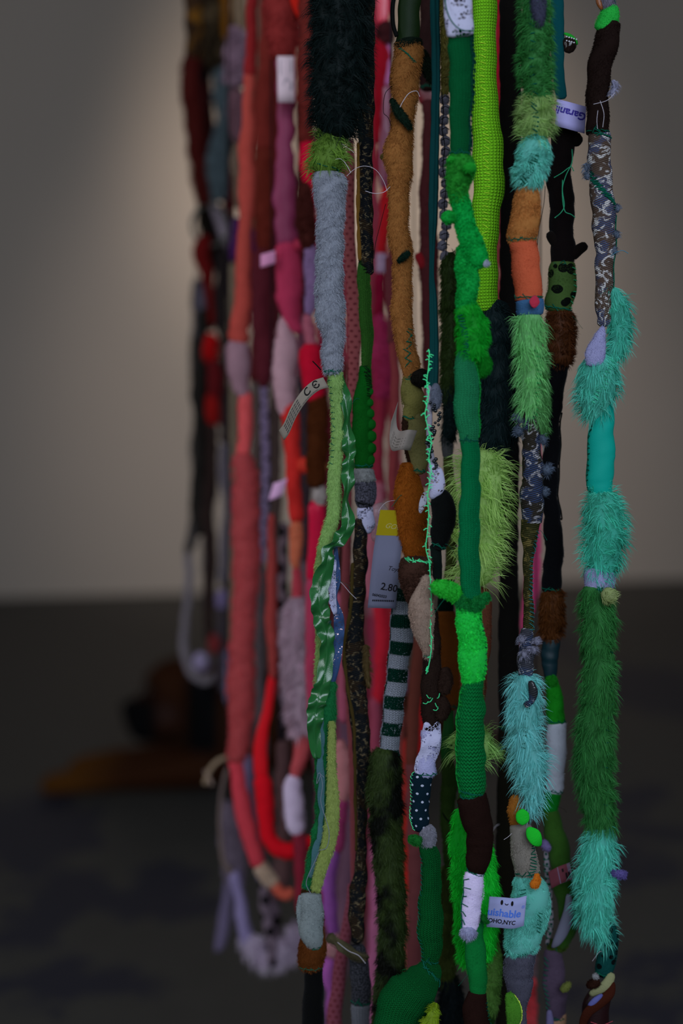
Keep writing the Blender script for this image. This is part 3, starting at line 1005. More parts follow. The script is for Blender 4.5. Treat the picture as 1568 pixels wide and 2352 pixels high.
K(s, 'lace', (150, 150, 172), [(838, 1158, 34), (840, 1185, 40), (843, 1210, 30), (846, 1226, 12)], 'lace_scrap', 'white lace scrap', flat=0.6, lump=0.15, mk=dict(scale=600))
K(s, 'plastic', (150, 140, 140), [(862, 1158, 40, 2), (872, 1190, 46, 2), (868, 1222, 36, 2), (860, 1245, 14, 2)], 'plastic_scrap', 'clear crinkled plastic', flat=0.35, lump=0.12, mk=dict(alpha=0.30))
K(s, 'brocade', (16, 18, 24), [(826, 1190, 26), (828, 1230, 30), (826, 1290, 36), (820, 1360, 38), (818, 1420, 38), (812, 1475, 48), (813, 1530, 50), (820, 1600, 48), (828, 1680, 44), (832, 1760, 40), (832, 1850, 26), (829, 1930, 26), (829, 1990, 30), (823, 2040, 40), (819, 2090, 40), (822, 2165, 30)],
  label='long dark brocade tube with gold motifs', **BR)
t = K(s, 'cotton', (52, 38, 16), [(810, 1290, 7, -8), (804, 1400, 8, -9), (790, 1480, 7, -6), (796, 1560, 7, -8), (812, 1660, 7, -8), (815, 1800, 7, -6), (818, 1950, 6, -5)], 'frayed_selvage', flat=0.5, lump=0.25)
K(s, 'fur', (80, 64, 34), [(838, 1480, 12, -2), (842, 1540, 14, -2), (846, 1580, 8, -2)], 'fur_trim', hair=dict(length=14, cap=500))
K(s, 'cotton', (62, 58, 40), [(752, 2142, 26, -8), (785, 2158, 24, -14), (815, 2178, 26, -16), (842, 2190, 24, -10)], 'frayed_tie', 'olive frayed cloth tie', flat=0.25, ruffle=2.5, crease=0.15)
thread_px(s, [(775, 2145, 18), (800, 2160, 22), (822, 2170, 22), (838, 2190, 20)], TH_W, 0.8)
K(s, 'knit', (34, 36, 44), [(815, 2172, 46), (824, 2215, 46), (829, 2260, 47), (829, 2308, 49)], c2=(84, 84, 92), label='charcoal heathered knit', mk=dict(p=.0021, q=.0016))
K(s, 'knit', (122, 124, 130), [(829, 2302, 44), (829, 2350, 44), (828, 2480, 44)], label='pale grey knit', mk=dict(p=.0021, q=.0016))

# --- salmon dotted ribbon strand behind the brocade one
s = Strand('fabric_strand', 1.21, 'narrow dusty salmon strand printed with small maroon spots', base=(765, 2500))
SAL = dict(c2=(72, 26, 34), mk=dict(p=.0046, r2=.055))
K(s, 'dots', (108, 56, 62), [(806, 320, 12), (804, 380, 22), (800, 450, 28), (803, 560, 26), (811, 680, 30), (814, 780, 30), (811, 870, 24), (806, 950, 18), (800, 1050, 14)], flat=0.4, **SAL)
K(s, 'plush', (122, 62, 72), [(802, 1030, 14), (800, 1150, 16), (796, 1280, 20), (792, 1400, 20), (796, 1500, 22), (806, 1620, 24), (812, 1760, 22), (813, 1900, 18), (812, 2050, 14)], flat=0.5, hair=dict(length=4, cap=4000))
K(s, 'dots', (98, 50, 66), [(806, 2030, 16), (798, 2120, 24), (785, 2190, 30), (776, 2260, 32), (768, 2340, 36), (764, 2500, 38)], flat=0.6, **SAL)

# --- tan plush strand
s = Strand('fabric_strand', 1.105, 'tan plush strand ending in a striped green and white sock and camouflage fur', base=(885, 2480))
K(s, 'satin', (16, 34, 12), [(940, -130, 48), (940, 0, 50), (938, 60, 50), (936, 104, 52)], 'metallic_tube', 'dark green metallic tube', flat=0.6, lump=0.05, mk=dict(r=.5, s=.12))
thread_px(s, [(916, -40, 4), (902, 10, 5), (902, 60, 5), (910, 88, 6)], TH_K, 5)
t = K(s, 'plush', (128, 84, 36), [(938, 92, 54), (937, 125, 64), (931, 170, 64), (928, 220, 58), (926, 265, 52), (922, 300, 50), (914, 345, 66), (917, 395, 56), (917, 445, 46), (914, 500, 44), (918, 555, 50), (925, 600, 42), (923, 660, 42), (923, 710, 46), (924, 755, 44), (934, 800, 42), (942, 845, 40), (946, 880, 26)],
  label='tan plush tube', lump=0.06, crease=0.03, hair=dict(length=7.5, cap=20000))
K(s, 'plush', (10, 22, 16), [(935, 88, 56), (937, 104, 58), (940, 116, 52)], 'dark_band', hair=dict(length=7, cap=1500))
K(s, 'plush', (8, 20, 12), [(966, 115, 18), (975, 140, 26), (985, 170, 22), (992, 192, 8)], 'dark_flap', hair=dict(length=7, cap=1500), flat=0.4)
K(s, 'plush', (10, 30, 22), [(897, 232, 8, -9), (912, 262, 18, -12), (928, 283, 18, -12), (944, 303, 8, -9)], 'dark_gash', 'dark green stitched seam', hair=dict(length=6, cap=1400), flat=0.5)
K(s, 'plush', (98, 84, 44), [(872, 362, 6, 0), (885, 358, 16, 0), (900, 356, 18, 0)], 'plush_ear', hair=dict(length=7, cap=700))
K(s, 'plush', (10, 34, 28), [(912, 604, 8, -8), (926, 592, 14, -10), (940, 582, 10, -8)], 'dark_gash', hair=dict(length=7, cap=900), flat=0.5)
stitch(t, 0.03, 0.07, -40, 30, 10, TH_G, 9, 1.1)
stitch(t, 0.84, 0.95, 50, -30, 9, TH_G, 14, 1.4, jit=0.9)
thread_px(s, [(900, 200, 4), (884, 218, 5), (880, 262, 5), (890, 272, 5), (897, 290, 6)], TH_K, 0.7)
thread_px(s, [(885, 470, 3), (872, 520, 4), (862, 560, 4), (858, 595, 4)], TH_K, 0.7)
thread_px(s, [(962, 228, 10), (955, 217, 12), (938, 222, 13), (924, 240, 13), (916, 255, 12)], TH_W, 0.8)
K(s, 'felt', (92, 88, 44), [(938, 858, 28), (944, 890, 44), (950, 925, 56), (945, 950, 44), (942, 970, 26)], label='khaki felt piece', lump=0.08)
ball(s, 966, 868, 22, M('plush', C(12, 12, 12)), 'black_pompom', dy=-6, hair=dict(length=4, cap=2500))
K(s, 'plush', (40, 20, 12), [(940, 942, 20), (932, 975, 18), (935, 1020, 16), (942, 1065, 12)], 'brown_strip', hair=dict(length=4, cap=1200))
K(s, 'felt', (84, 80, 46), [(958, 945, 40), (956, 1000, 48), (960, 1050, 44), (962, 1090, 30)], label='khaki felt tube', crease=0.05)
band(s, 'care_tag', [(906, 945, 22), (902, 985, 20), (908, 1012, 22), (930, 1010, 28), (950, 1012, 24)], (16, -46), M('label', C(72, 72, 78)), label='curled grey care tag',
     shapes=[([(0.45 + .1 * i, -.35 + .14 * j), (0.52 + .1 * i, -.35 + .14 * j), (0.52 + .1 * i, -.31 + .14 * j), (0.45 + .1 * i, -.31 + .14 * j)], M('label', C(50, 50, 54))) for i in range(4) for j in range(4)])
K(s, 'plush', (110, 62, 18), [(932, 1062, 26), (936, 1100, 52), (942, 1150, 72), (946, 1205, 70), (952, 1260, 56), (954, 1292, 40)], 'plush_tube', 'orange brown plush', hair=dict(length=7, cap=11000))
stitch(t, 0.985, 1.0, -60, 60, 6, TH_G, 14, 1.0)
K(s, 'cotton', (70, 40, 16), [(952, 1280, 36, 8), (945, 1320, 36, 8), (940, 1350, 36, 8)], 'cotton_piece')
K(s, 'knit', (140, 146, 156), [(930, 1325, 34, 12), (926, 1390, 56, 12), (924, 1450, 56, 10), (916, 1520, 52, 8), (907, 1600, 50, 6), (899, 1680, 48, 6), (893, 1742, 46, 6)], 'striped_sock', 'green and white striped knit sock', c2=(4, 46, 38),
  mk=dict(p=.0024, q=.0018, stripe=.0209, seam=.0148))
K(s, 'fur', (30, 38, 16), [(888, 1722, 60, 4), (884, 1790, 74, 4), (886, 1880, 74, 4), (892, 1980, 66, 4), (900, 2080, 62, 4), (900, 2180, 60, 4), (892, 2280, 62, 4), (885, 2350, 62, 4), (882, 2480, 60, 4)], 'camouflage_fur', 'olive and black camouflage fur',
  c2=(8, 10, 6), hair=dict(length=17, cap=17000, width=1.2, cell=14), mk=dict(scale=38))
# price tag hanging by the tan plush
GR = M('label', C(60, 66, 92))
band(s, 'price_tag', [(905, 1172, 2), (889, 1270, 3), (876, 1397, 1)], (64, 2), GR,
     texts=[('GOO', 0.17, .08, 17, 82, M('label', C(96, 98, 70)), .3), ('Toys', 0.60, .30, 14, 82, INK, .2), ('2.80', 0.79, .20, 23, 82, INK, 0, .3), ('06042023', 0.875, -.12, 8.5, 82, INK, 0, .2)],
     shapes=[([(0, -.5), (0.26, -.5), (0.26, .5), (0, .5)], M('label', C(84, 80, 6)))] + [([(0.915, -.36 + .066 * i), (0.932, -.36 + .066 * i), (0.932, -.312 + .066 * i), (0.915, -.312 + .066 * i)], INK) for i in range(12)],
     label='white and yellow price tag')

# --- teal ribbon strand with neon chain stitch
s = Strand('fabric_strand', 1.058, 'dark teal ribbon strand edged with neon stitches ending in a green knitted sock foot', base=(900, 2480))
K(s, 'rib', (6, 46, 52), [(998, -130, 22), (998, 0, 22), (1001, 150, 20), (999, 280, 20), (996, 400, 22), (994, 500, 20), (992, 570, 14), (991, 625, 12), (994, 690, 18), (996, 760, 20), (996, 830, 22), (994, 885, 22), (990, 905, 14)], 'teal_ribbon', 'dark teal ribbed ribbon', flat=0.3, mk=dict(p=.0022, d=.0008))
NB = [(986, 806), (984, 840), (980, 880), (984, 900), (980, 930), (976, 950), (984, 990), (990, 1015), (985, 1050), (990, 1080), (986, 1110), (982, 1140), (984, 1180), (982, 1215), (978, 1260), (985, 1290), (988, 1330), (990, 1380), (988, 1430), (990, 1490), (984, 1530), (980, 1545)]
K(s, 'plush', (92, 98, 112), [(1000, 880, 14), (1000, 905, 26), (998, 932, 22), (994, 945, 8)], 'plush_scrap', 'grey plush scrap', hair=dict(length=5, cap=1200))
K(s, 'cotton', (120, 116, 126), [(985, 885, 14), (986, 950, 12), (986, 1020, 14), (992, 1070, 16)], 'cotton_strip')
R_ = np.random.default_rng(3)
for i in range(34):
    y = 925 + i * 4.6
    ball(s, 993 + 9 * math.sin(y / 21) + R_.uniform(-8, 8), y, R_.uniform(3.4, 5.2), M('gloss', (.004, .006, .010)), 'bead', dy=-5 + R_.uniform(-2, 2))
K(s, 'lace', (150, 150, 172), [(990, 1062, 18, -2), (1000, 1090, 34, -4), (1002, 1120, 34, -4), (990, 1145, 14, -2)], 'lace_scrap', 'white lace scrap', flat=0.5, lump=0.15, mk=dict(scale=700))
K(s, 'lace', (140, 140, 150), [(976, 1130, 10, -2), (970, 1155, 16, -2), (964, 1178, 8, -2)], 'lace_scrap', flat=0.2, mk=dict(scale=700))
K(s, 'velvet', (2, 5, 6), [(1006, 1128, 30), (1015, 1150, 52), (1018, 1190, 56), (1012, 1235, 46), (1004, 1262, 26)], 'black_lump', 'black velvet lump', lump=0.03)
K(s, 'velvet', (6, 12, 12), [(1000, 1250, 26, 3), (1004, 1300, 24, 3), (1002, 1360, 22, 3)], 'velvet_tube')
t = K(s, 'terry', (48, 30, 26), [(956, 1280, 68), (954, 1320, 72), (958, 1360, 60), (965, 1400, 40), (968, 1420, 20)], 'plush_patch', 'brown plush patch', k=1.3)
stitch(t, 0.02, 0.06, -70, 70, 14, TH_L, 18, 1.1)
K(s, 'plush', (120, 106, 96), [(984, 1318, 24, -7), (972, 1360, 46, -9), (966, 1400, 58, -9), (970, 1440, 46, -8), (978, 1480, 28, -6), (984, 1512, 12, -4)], 'plush_patch', 'beige plush patch', hair=dict(length=5, cap=7000))
K(s, 'plush', (32, 18, 16), [(995, 1400, 16, 2), (996, 1470, 30, 2), (992, 1520, 40), (990, 1580, 46), (990, 1640, 44), (986, 1680, 26)], 'plush_tube', 'dark brown plush', hair=dict(length=5, cap=5000))
K(s, 'plush', (40, 23, 20), [(1020, 1530, 18, -4), (1024, 1560, 32, -5), (1016, 1590, 26, -5)], 'plush_ear', hair=dict(length=5, cap=1400))
K(s, 'plush', (38, 22, 19), [(1006, 1600, 24, -5), (1018, 1622, 34, -5), (1006, 1650, 24, -5)], 'plush_ear', hair=dict(length=5, cap=1400))
for (x, y) in ((982, 1592), (1004, 1590), (985, 1600), (975, 1605), (1000, 1612), (998, 1620)):
    an, ln_ = R_.uniform(-1.2, 1.2), R_.uniform(4, 9)
    thread_px(s, [(x - ln_ * math.cos(an), y - ln_ * math.sin(an), 12), (x, y + 2, 15), (x + ln_ * math.cos(an), y + ln_ * math.sin(an) * .8, 12)], TH_L, 0.9, n=5)
K(s, 'lace', (156, 156, 180), [(992, 1655, 40, -2), (990, 1690, 46, -4), (985, 1725, 46, -4), (970, 1755, 40, -3), (955, 1775, 16, -2)], 'lace_piece', 'white lace piece', flat=0.25, ruffle=2, mk=dict(scale=620))
K(s, 'cotton', (140, 140, 172), [(985, 1675, 34), (982, 1720, 36), (978, 1765, 46), (980, 1785, 44)], 'cotton_piece', 'white cotton piece')
t = K(s, 'dots', (5, 20, 34), [(968, 1772, 46), (967, 1810, 48), (965, 1850, 47), (964, 1885, 42), (958, 1910, 22)], 'dotted_fabric', 'navy fabric with white dots', c2=(150, 156, 170), flat=0.6, lump=0.08, crease=0.06, mk=dict(p=.0062, r2=.020))
stitch(t, 0.0, 1.0, -75, -80, 16, TH_L, 14, 0.9)
K(s, 'plush', (120, 120, 130), [(978, 1895, 30), (982, 1920, 38), (984, 1948, 30)], 'plush_cuff', 'white plush cuff', hair=dict(length=5, cap=2500))
K(s, 'plush', (34, 92, 24), [(936, 1922, 16, -4), (950, 1924, 22, -5), (964, 1932, 22, -4)], 'green_scrap', hair=dict(length=6, cap=1200))
GK = dict(mk=dict(p=.0019, q=.0015))
t = K(s, 'knit', (26, 92, 42), [(972, 1930, 24), (984, 1955, 42), (991, 1990, 46), (989, 2040, 48), (988, 2090, 58), (988, 2135, 62), (990, 2180, 50), (988, 2215, 36)], 'sock_leg', 'green knitted sock leg', **GK)
stitch(t, 0.1, 0.95, -80, -60, 22, TH_G, 14, 1.1)
t = K(s, 'knit', (26, 92, 44), [(990, 2205, 40), (978, 2240, 78), (950, 2275, 116), (925, 2315, 128), (912, 2360, 112), (905, 2430, 90), (900, 2480, 60)], 'sock_foot', 'green knitted sock foot', cap=16, **GK)
K(s, 'fur', (104, 130, 16), [(996, 2275, 10, -22), (985, 2310, 34, -26), (972, 2350, 56, -26), (965, 2420, 60, -20)], 'fur_scrap', 'yellow green tufted scrap', flat=0.4, hair=dict(length=15, cap=2200, width=1.6))
stitch(t, 0.02, 0.12, -60, 70, 12, TH_G, 16, 1.2)
R_ = np.random.default_rng(11)
for a, b_ in zip(NB[:-1], NB[1:]):
    pass
lines = []
for i in range(104):
    u = (i / 103) ** 1.25 * (len(NB) - 1)
    j = int(min(u, len(NB) - 2))
    x = NB[j][0] + (NB[j + 1][0] - NB[j][0]) * (u - j)
    y = NB[j][1] + (NB[j + 1][1] - NB[j][1]) * (u - j)
    d = R_.choice([-1, 1])
    x2, y2 = x + d * R_.uniform(2, 10) * (1.0 if y < 1300 else 0.6), y + R_.uniform(-8, 8)
    p = [PX(x, y, s.Y - .0135), PX((x + x2) / 2, (y + y2) / 2 - 1.5, s.Y - .0150), PX(x2, y2, s.Y - .0130)]
    lines.append(p)
spine = [PX(a[0], a[1], s.Y - .0138) for a in np.asarray(cr([(p[0], p[1], 0) for p in NB], 160)[0])]
threads(s, 'neon_stitching', lines + [spine], 1.15 * s.Y / F, TH_L, label='pale neon green chain stitch')

# --- yellow fur, white puffs and olive fur strand
s = Strand('fabric_strand', 1.155, 'strand of yellow olive fur above white puffs laced with black thread and dark olive fur', base=(1030, 2480))
K(s, 'fur', (104, 96, 40), [(1022, -130, 26), (1023, 20, 26), (1025, 110, 26), (1024, 190, 22), (1022, 222, 12)], 'fur_strip', 'yellow olive fur', hair=dict(length=13, cap=3500))
for i, y in enumerate(range(228, 590, 24)):
    ball(s, 1020 + 4 * math.sin(i * 1.7), y, 13.5, M('plush', C(80, 84, 108)), 'puff', hair=dict(length=3, cap=500), sx=0.8)
thread_px(s, [(1012, 215, 8), (1016, 260, 9), (1013, 300, 9), (1019, 340, 9), (1015, 390, 9), (1022, 430, 9), (1018, 480, 9), (1024, 530, 9), (1022, 590, 8)], TH_K, 1.1, n=50)
for i, y in enumerate(range(240, 590, 24)):
    thread_px(s, [(1012, y - 10, 7), (1020, y - 13, 11), (1030, y - 11, 7)], TH_K, 1.0, n=6)
K(s, 'fur', (40, 56, 16), [(1030, 580, 30), (1035, 640, 40), (1036, 720, 42), (1036, 800, 42), (1034, 870, 40), (1030, 920, 24)], 'fur_strip', 'dark olive fur', hair=dict(length=15, cap=6500))
K(s, 'fur', (6, 24, 28), [(1032, 880, 30), (1034, 940, 34), (1032, 1000, 28), (1030, 1030, 14)], 'fur_strip', 'dark teal fur', hair=dict(length=16, cap=2500))
K(s, 'knit', (86, 88, 88), [(1024, 1000, 24), (1026, 1030, 26), (1028, 1052, 22)], 'knit_scrap', mk=dict(p=.0021, q=.0016))
K(s, 'felt', (60, 70, 30), [(1028, 1045, 22, 4), (1040, 1200, 26, 6), (1030, 1375, 26, 4)], 'felt_piece')
K(s, 'knit', (4, 30, 30), [(1026, 1362, 34), (1024, 1390, 38), (1024, 1412, 34)], 'knit_scrap', 'dark teal knit scrap', mk=dict(p=.0021, q=.0016))
K(s, 'plush', (98, 54, 18), [(1024, 1400, 40), (1026, 1450, 50), (1034, 1520, 46), (1040, 1590, 36), (1040, 1630, 20)], 'plush_tube', 'orange brown plush', hair=dict(length=4, cap=5000))
K(s, 'satin', (14, 74, 12), [(1032, 1620, 18), (1030, 1670, 26), (1026, 1720, 30), (1028, 1770, 22)], 'satin_leaf', 'green satin leaf', flat=0.3)
K(s, 'plush', (42, 66, 16), [(1028, 1740, 26), (1032, 1800, 36), (1026, 1870, 30), (1030, 1940, 26), (1034, 2010, 24)], 'plush_strip', 'olive green plush', hair=dict(length=6, cap=3500))
K(s, 'fur', (62, 74, 26), [(1030, 1990, 30), (1030, 2080, 38), (1028, 2180, 40), (1028, 2260, 30)], 'fur_strip', 'olive fur', hair=dict(length=16, cap=4000))
K(s, 'fur', (5, 15, 22), [(1032, 2240, 34), (1036, 2290, 52), (1036, 2350, 56), (1034, 2480, 50)], 'fur_strip', 'blue black fur', hair=dict(length=22, cap=5000))
thread_px(s, [(1014, 1860, 9), (1026, 1876, 10), (1046, 1884, 10)], TH_K, 1.8, n=8)

# --- main green knit strand
s = Strand('fabric_strand', 1.035, 'bright green strand of knitted tubes and terry limbs with dark brown felt', base=(1095, 2480))
K(s, 'plastic', (150, 146, 158), [(1052, -130, 56), (1050, 0, 58), (1052, 50, 60), (1055, 86, 52)], 'silver_lace', 'silvery crinkled lace', flat=0.5, lump=0.06, mk=dict(alpha=0.8))
K(s, 'lace', (165, 165, 185), [(1050, -120, 60, -6), (1050, 0, 62, -6), (1052, 50, 64, -6), (1056, 90, 56, -6)], 'lace_overlay', flat=0.45, lump=0.06, mk=dict(scale=520))
thread_px(s, [(1018, 0, 10), (1022, 30, 12), (1030, 55, 14), (1042, 72, 15), (1058, 82, 15), (1084, 80, 12)], TH_G, 1.6, n=30)
t = K(s, 'knit', (20, 84, 36), [(1058, 70, 52), (1058, 110, 56), (1060, 180, 56), (1058, 250, 52), (1057, 310, 48), (1058, 362, 48)], label='mid green knit tube', mk=dict(p=.0020, q=.0016))
stitch(t, 0.03, 0.97, 52, 48, 24, M('cotton', C(1, 32, 30)), 15, 2.2, style='blanket', lift=2.0)
K(s, 'terry', (36, 118, 26), [(1058, 350, 40), (1056, 375, 60), (1056, 405, 58), (1052, 435, 44), (1052, 470, 36)], 'frog_head', 'bright green plush head', hair=dict(length=7, width=1.2))
ball(s, 1034, 370, 9, M('plush', C(18, 104, 34, 1.1)), 'plush_lump', dy=-6, hair=dict(length=4, cap=500))
ball(s, 1076, 392, 14, M('plush', C(16, 104, 34, 1.1)), 'plush_lump', dy=-12, hair=dict(length=5, cap=900))
ball(s, 1031, 500, 17, M('plush', C(8, 108, 44, 1.1)), 'plush_paw', dy=-2, hair=dict(length=4, width=1.4, cap=1600))
K(s, 'terry', (22, 112, 40), [(1050, 440, 38), (1060, 480, 42), (1070, 520, 44), (1082, 560, 50), (1098, 592, 46), (1112, 612, 24)], 'terry_limb', 'green terry limb', crease=0.06)
K(s, 'terry', (26, 112, 40), [(1070, 560, 40, 6), (1072, 610, 48, 4), (1074, 650, 46), (1070, 700, 42), (1070, 730, 36)], 'terry_limb', crease=0.05)
K(s, 'plush', (150, 156, 170), [(1108, 606, 10, -8), (1115, 608, 14, -8), (1121, 604, 8, -8)], 'white_tuft', hair=dict(length=5, cap=400))
t = K(s, 'fur', (14, 108, 16), [(1070, 690, 36), (1078, 725, 60), (1086, 765, 70), (1086, 800, 62), (1082, 830, 40)], 'fluffy_piece', 'kelly green fluffy piece', hair=dict(length=13, cap=8000, cell=16, clump=0.9))
K(s, 'plush', (14, 104, 14), [(1112, 815, 20, 2), (1112, 840, 34, 2), (1104, 866, 16, 2)], 'plush_flap', hair=dict(length=7, cap=1500))
stitch(t, 0.2, 0.95, -45, -30, 16, TH_G, 16, 1.6)
t = K(s, 'knit', (24, 92, 60), [(1070, 800, 34), (1070, 840, 50), (1072, 890, 58), (1072, 940, 58), (1075, 985, 52), (1076, 1020, 40)], label='sage green knit tube', mk=dict(p=.0019, q=.0016))
stitch(t, 0.1, 0.95, 70, 65, 20, M('cotton', C(6, 80, 34)), 12, 1.5, style='blanket')
t = K(s, 'knit', (18, 88, 50), [(1078, 1008, 40), (1080, 1060, 44), (1080, 1130, 46), (1077, 1200, 50), (1077, 1270, 50), (1080, 1330, 46), (1084, 1375, 44), (1086, 1400, 34)], label='deep green knit tube', mk=dict(p=.0018, q=.0015))
K(s, 'terry', (30, 124, 24), [(990, 1350, 18, -4), (1005, 1348, 34, -4), (1030, 1355, 40, -2), (1055, 1372, 34, 0)], 'terry_limb', 'bright green terry paw')
K(s, 'terry', (20, 104, 34), [(1052, 1372, 30), (1075, 1392, 34, -4), (1100, 1380, 30, -4), (1122, 1366, 16)], 'terry_wrap', crease=0.08)
t = K(s, 'terry', (22, 124, 22), [(1072, 1375, 50), (1075, 1410, 56), (1082, 1460, 60), (1086, 1510, 64), (1084, 1550, 54), (1082, 1580, 30)], 'terry_tube', 'bright green terry tube', hair=dict(length=5, width=1.8, cell=7))
stitch(t, 0.1, 0.95, 75, 70, 14, TH_G, 16, 1.4)
t = K(s, 'purl', (16, 92, 42), [(1086, 1558, 44), (1084, 1595, 58), (1080, 1650, 66), (1080, 1720, 68), (1082, 1780, 68), (1084, 1815, 62), (1086, 1838, 44)], label='green ribbed knit tube', mk=dict(p=.0022, q=.0027))
stitch(t, 0.05, 0.95, -70, -80, 18, M('cotton', C(6, 80, 34)), 14, 1.8, style='blanket')
stitch(t, 0.90, 0.96, -70, 70, 16, TH_G, 12, 1.2)
K(s, 'felt', (34, 13, 10), [(1080, 1826, 70), (1090, 1862, 74), (1100, 1910, 66), (1100, 1960, 62), (1094, 1992, 50), (1088, 2014, 26)], label='dark brown felt piece', lump=0.03)
t = K(s, 'cotton', (148, 150, 190), [(1090, 2000, 44), (1087, 2040, 48), (1082, 2085, 46), (1079, 2120, 42), (1078, 2146, 26)], label='white cotton piece', lump=0.06, crease=0.06)
stitch(t, 0.08, 0.95, -75, -75, 7, TH_G, 18, 1.5, style='blanket')
K(s, 'plush', (150, 152, 180), [(1078, 2125, 30, -2), (1076, 2142, 36, -2), (1078, 2156, 20, -2)], 'frayed_hem', hair=dict(length=8, cap=900))
K(s, 'felt', (10, 84, 26), [(1092, 2115, 40, 4), (1090, 2160, 46, 3), (1094, 2220, 48), (1098, 2265, 42), (1104, 2302, 22)], label='kelly green felt piece')
K(s, 'plush', (20, 90, 20), [(1106, 2108, 20, -6), (1116, 2102, 26, -6)], 'green_scrap', hair=dict(length=6, cap=500))
t = K(s, 'felt', (30, 12, 9), [(1094, 2275, 40), (1092, 2310, 56), (1094, 2352, 64), (1095, 2480, 66)], label='brown felt tube')
stitch(t, 0.1, 0.5, 75, 80, 8, TH_G, 16, 1.4)

# --- lime woven strand
s = Strand('fabric_strand', 1.10, 'neon lime woven tube strand above blue black fur and long lime fur', base=(1100, 2480))
t = K(s, 'waffle', (124, 172, 6), [(1112, -130, 56), (1112, 0, 56), (1112, 100, 54), (1112, 200, 58), (1117, 300, 66), (1121, 365, 72), (1121, 440, 70), (1115, 520, 60), (1112, 600, 60), (1114, 680, 60), (1116, 716, 50)], label='neon lime woven tube', lump=0.03, mk=dict(p=.0022, q=.0024, d=.0013), crease=0.012, k=0.8)
stitch(t, 0.25, 0.85, -12, -8, 34, M('cotton', C(110, 220, 40)), 12, 0.8)
K(s, 'fur', (5, 24, 30), [(1130, 690, 40), (1140, 740, 70), (1146, 830, 84), (1144, 930, 84), (1138, 1010, 76), (1128, 1052, 44)], 'long_fur', 'blue black fur', k=1.3, hair=dict(length=22, cap=14000, cell=18))
K(s, 'fur', (108, 146, 48), [(1106, 1035, 70, -8), (1104, 1080, 84, -14), (1102, 1150, 86, -14), (1096, 1230, 84, -14), (1090, 1300, 80, -14), (1086, 1340, 60, -10)], 'long_fur', 'long lime green fur', k=1.6, hair=dict(length=54, cap=12000, width=1.7, lift=1.1, flow=0.1, clump=0.8, cell=30, droop=0.22), flat=0.45)
K(s, 'plush', (74, 40, 30), [(1095, 1350, 50, 3), (1096, 1400, 70, 3), (1092, 1480, 70, 3), (1086, 1580, 60, 3), (1084, 1660, 50, 3)], 'plush_tube', 'reddish brown plush', hair=dict(length=5, cap=5000))
K(s, 'fur', (110, 136, 66), [(1084, 1665, 70, -16), (1084, 1700, 82, -18), (1084, 1735, 70, -16)], 'fur_tuft', 'pale lime fur tuft', hair=dict(length=44, cap=2600, lift=1.0, flow=0.1, clump=1.1, width=1.5, cell=26))
K(s, 'plush', (34, 62, 14), [(1082, 1725, 50, 3), (1080, 1790, 50, 3), (1076, 1860, 52, 3)], 'plush_tube', 'olive plush', hair=dict(length=6, cap=2500))
K(s, 'fur', (22, 130, 10), [(1064, 1845, 50, -12), (1072, 1900, 84, -20), (1082, 1980, 98, -20), (1088, 2060, 96, -20), (1086, 2140, 86, -20), (1080, 2200, 50, -14)], 'fluffy_piece', 'bright green fluffy fur', hair=dict(length=17, cap=12000, cell=16))
K(s, 'fur', (84, 130, 46), [(1120, 2140, 40), (1128, 2200, 44), (1128, 2260, 42), (1128, 2310, 30), (1128, 2335, 14)], 'fur_strip', 'lime plush strip', hair=dict(length=10, cap=4500))
K(s, 'plush', (30, 70, 20), [(1110, 2310, 50, 3), (1108, 2400, 60, 3), (1105, 2480, 60, 3)], 'plush_tube', hair=dict(length=6, cap=2500))

# --- black flat strand
s = Strand('fabric_strand', 1.175, 'plain black felt strand hanging straight like a flat post', base=(1160, 2480))
K(s, 'velvet', (6, 5, 5), [(1172, -130, 50), (1172, 200, 50), (1172, 500, 48), (1170, 800, 48), (1168, 1100, 48), (1168, 1300, 44), (1168, 1500, 50), (1166, 1680, 42)], label='black felt tube', flat=0.5)
K(s, 'velvet', (12, 10, 6), [(1166, 1660, 42), (1164, 1800, 46), (1162, 1950, 50), (1160, 2100, 44), (1158, 2300, 42), (1158, 2480, 42)], label='brown black felt tube', flat=0.5)

# --- mint strand
MINT = (74, 150, 128)
s = Strand('fabric_strand', 1.06, 'strand of green and mint fur with an orange felt block and a white brand label', base=(1190, 2480))
K(s, 'plush', (58, 60, 80), [(1226, -130, 30, -8), (1230, 0, 32, -9), (1234, 40, 30, -9), (1232, 70, 14, -8)], 'fuzzy_tip', 'grey fuzzy strip', hair=dict(length=7, cap=2500))
t = K(s, 'fur', (50, 112, 46), [(1222, -130, 50), (1226, 0, 52), (1230, 60, 62), (1230, 130, 64), (1232, 190, 62), (1238, 232, 48)], 'fur_piece', 'grass green fur', hair=dict(length=22, cap=9000, lift=0.8, flow=0.3))
stitch(t, 0.35, 0.98, -20, -20, 12, TH_G, 12, 1.5)
t = K(s, 'fur', (128, 146, 84), [(1236, 218, 50), (1232, 255, 66), (1230, 290, 66), (1226, 330, 44)], 'fur_piece', 'pale yellow green fur', hair=dict(length=30, cap=5000, lift=0.9, flow=0.2))
stitch(t, 0.2, 0.9, -20, 0, 8, TH_G, 14, 1.6)
t = K(s, 'fur', (92, 158, 142), [(1238, 305, 40), (1226, 345, 68), (1222, 385, 70), (1208, 415, 60), (1200, 434, 36)], 'fluffy_piece', 'mint fluffy piece', hair=dict(length=15, cap=7500, cell=24, lift=0.8, clump=0.7))
stitch(t, 0.4, 0.98, 0, -20, 12, TH_G, 18, 1.4)
K(s, 'plush', (136, 84, 44), [(1218, 424, 34), (1212, 450, 56), (1205, 500, 64), (1200, 540, 66), (1201, 560, 60)], label='tan orange plush', crease=0.04, hair=dict(length=5.5, cap=7500))
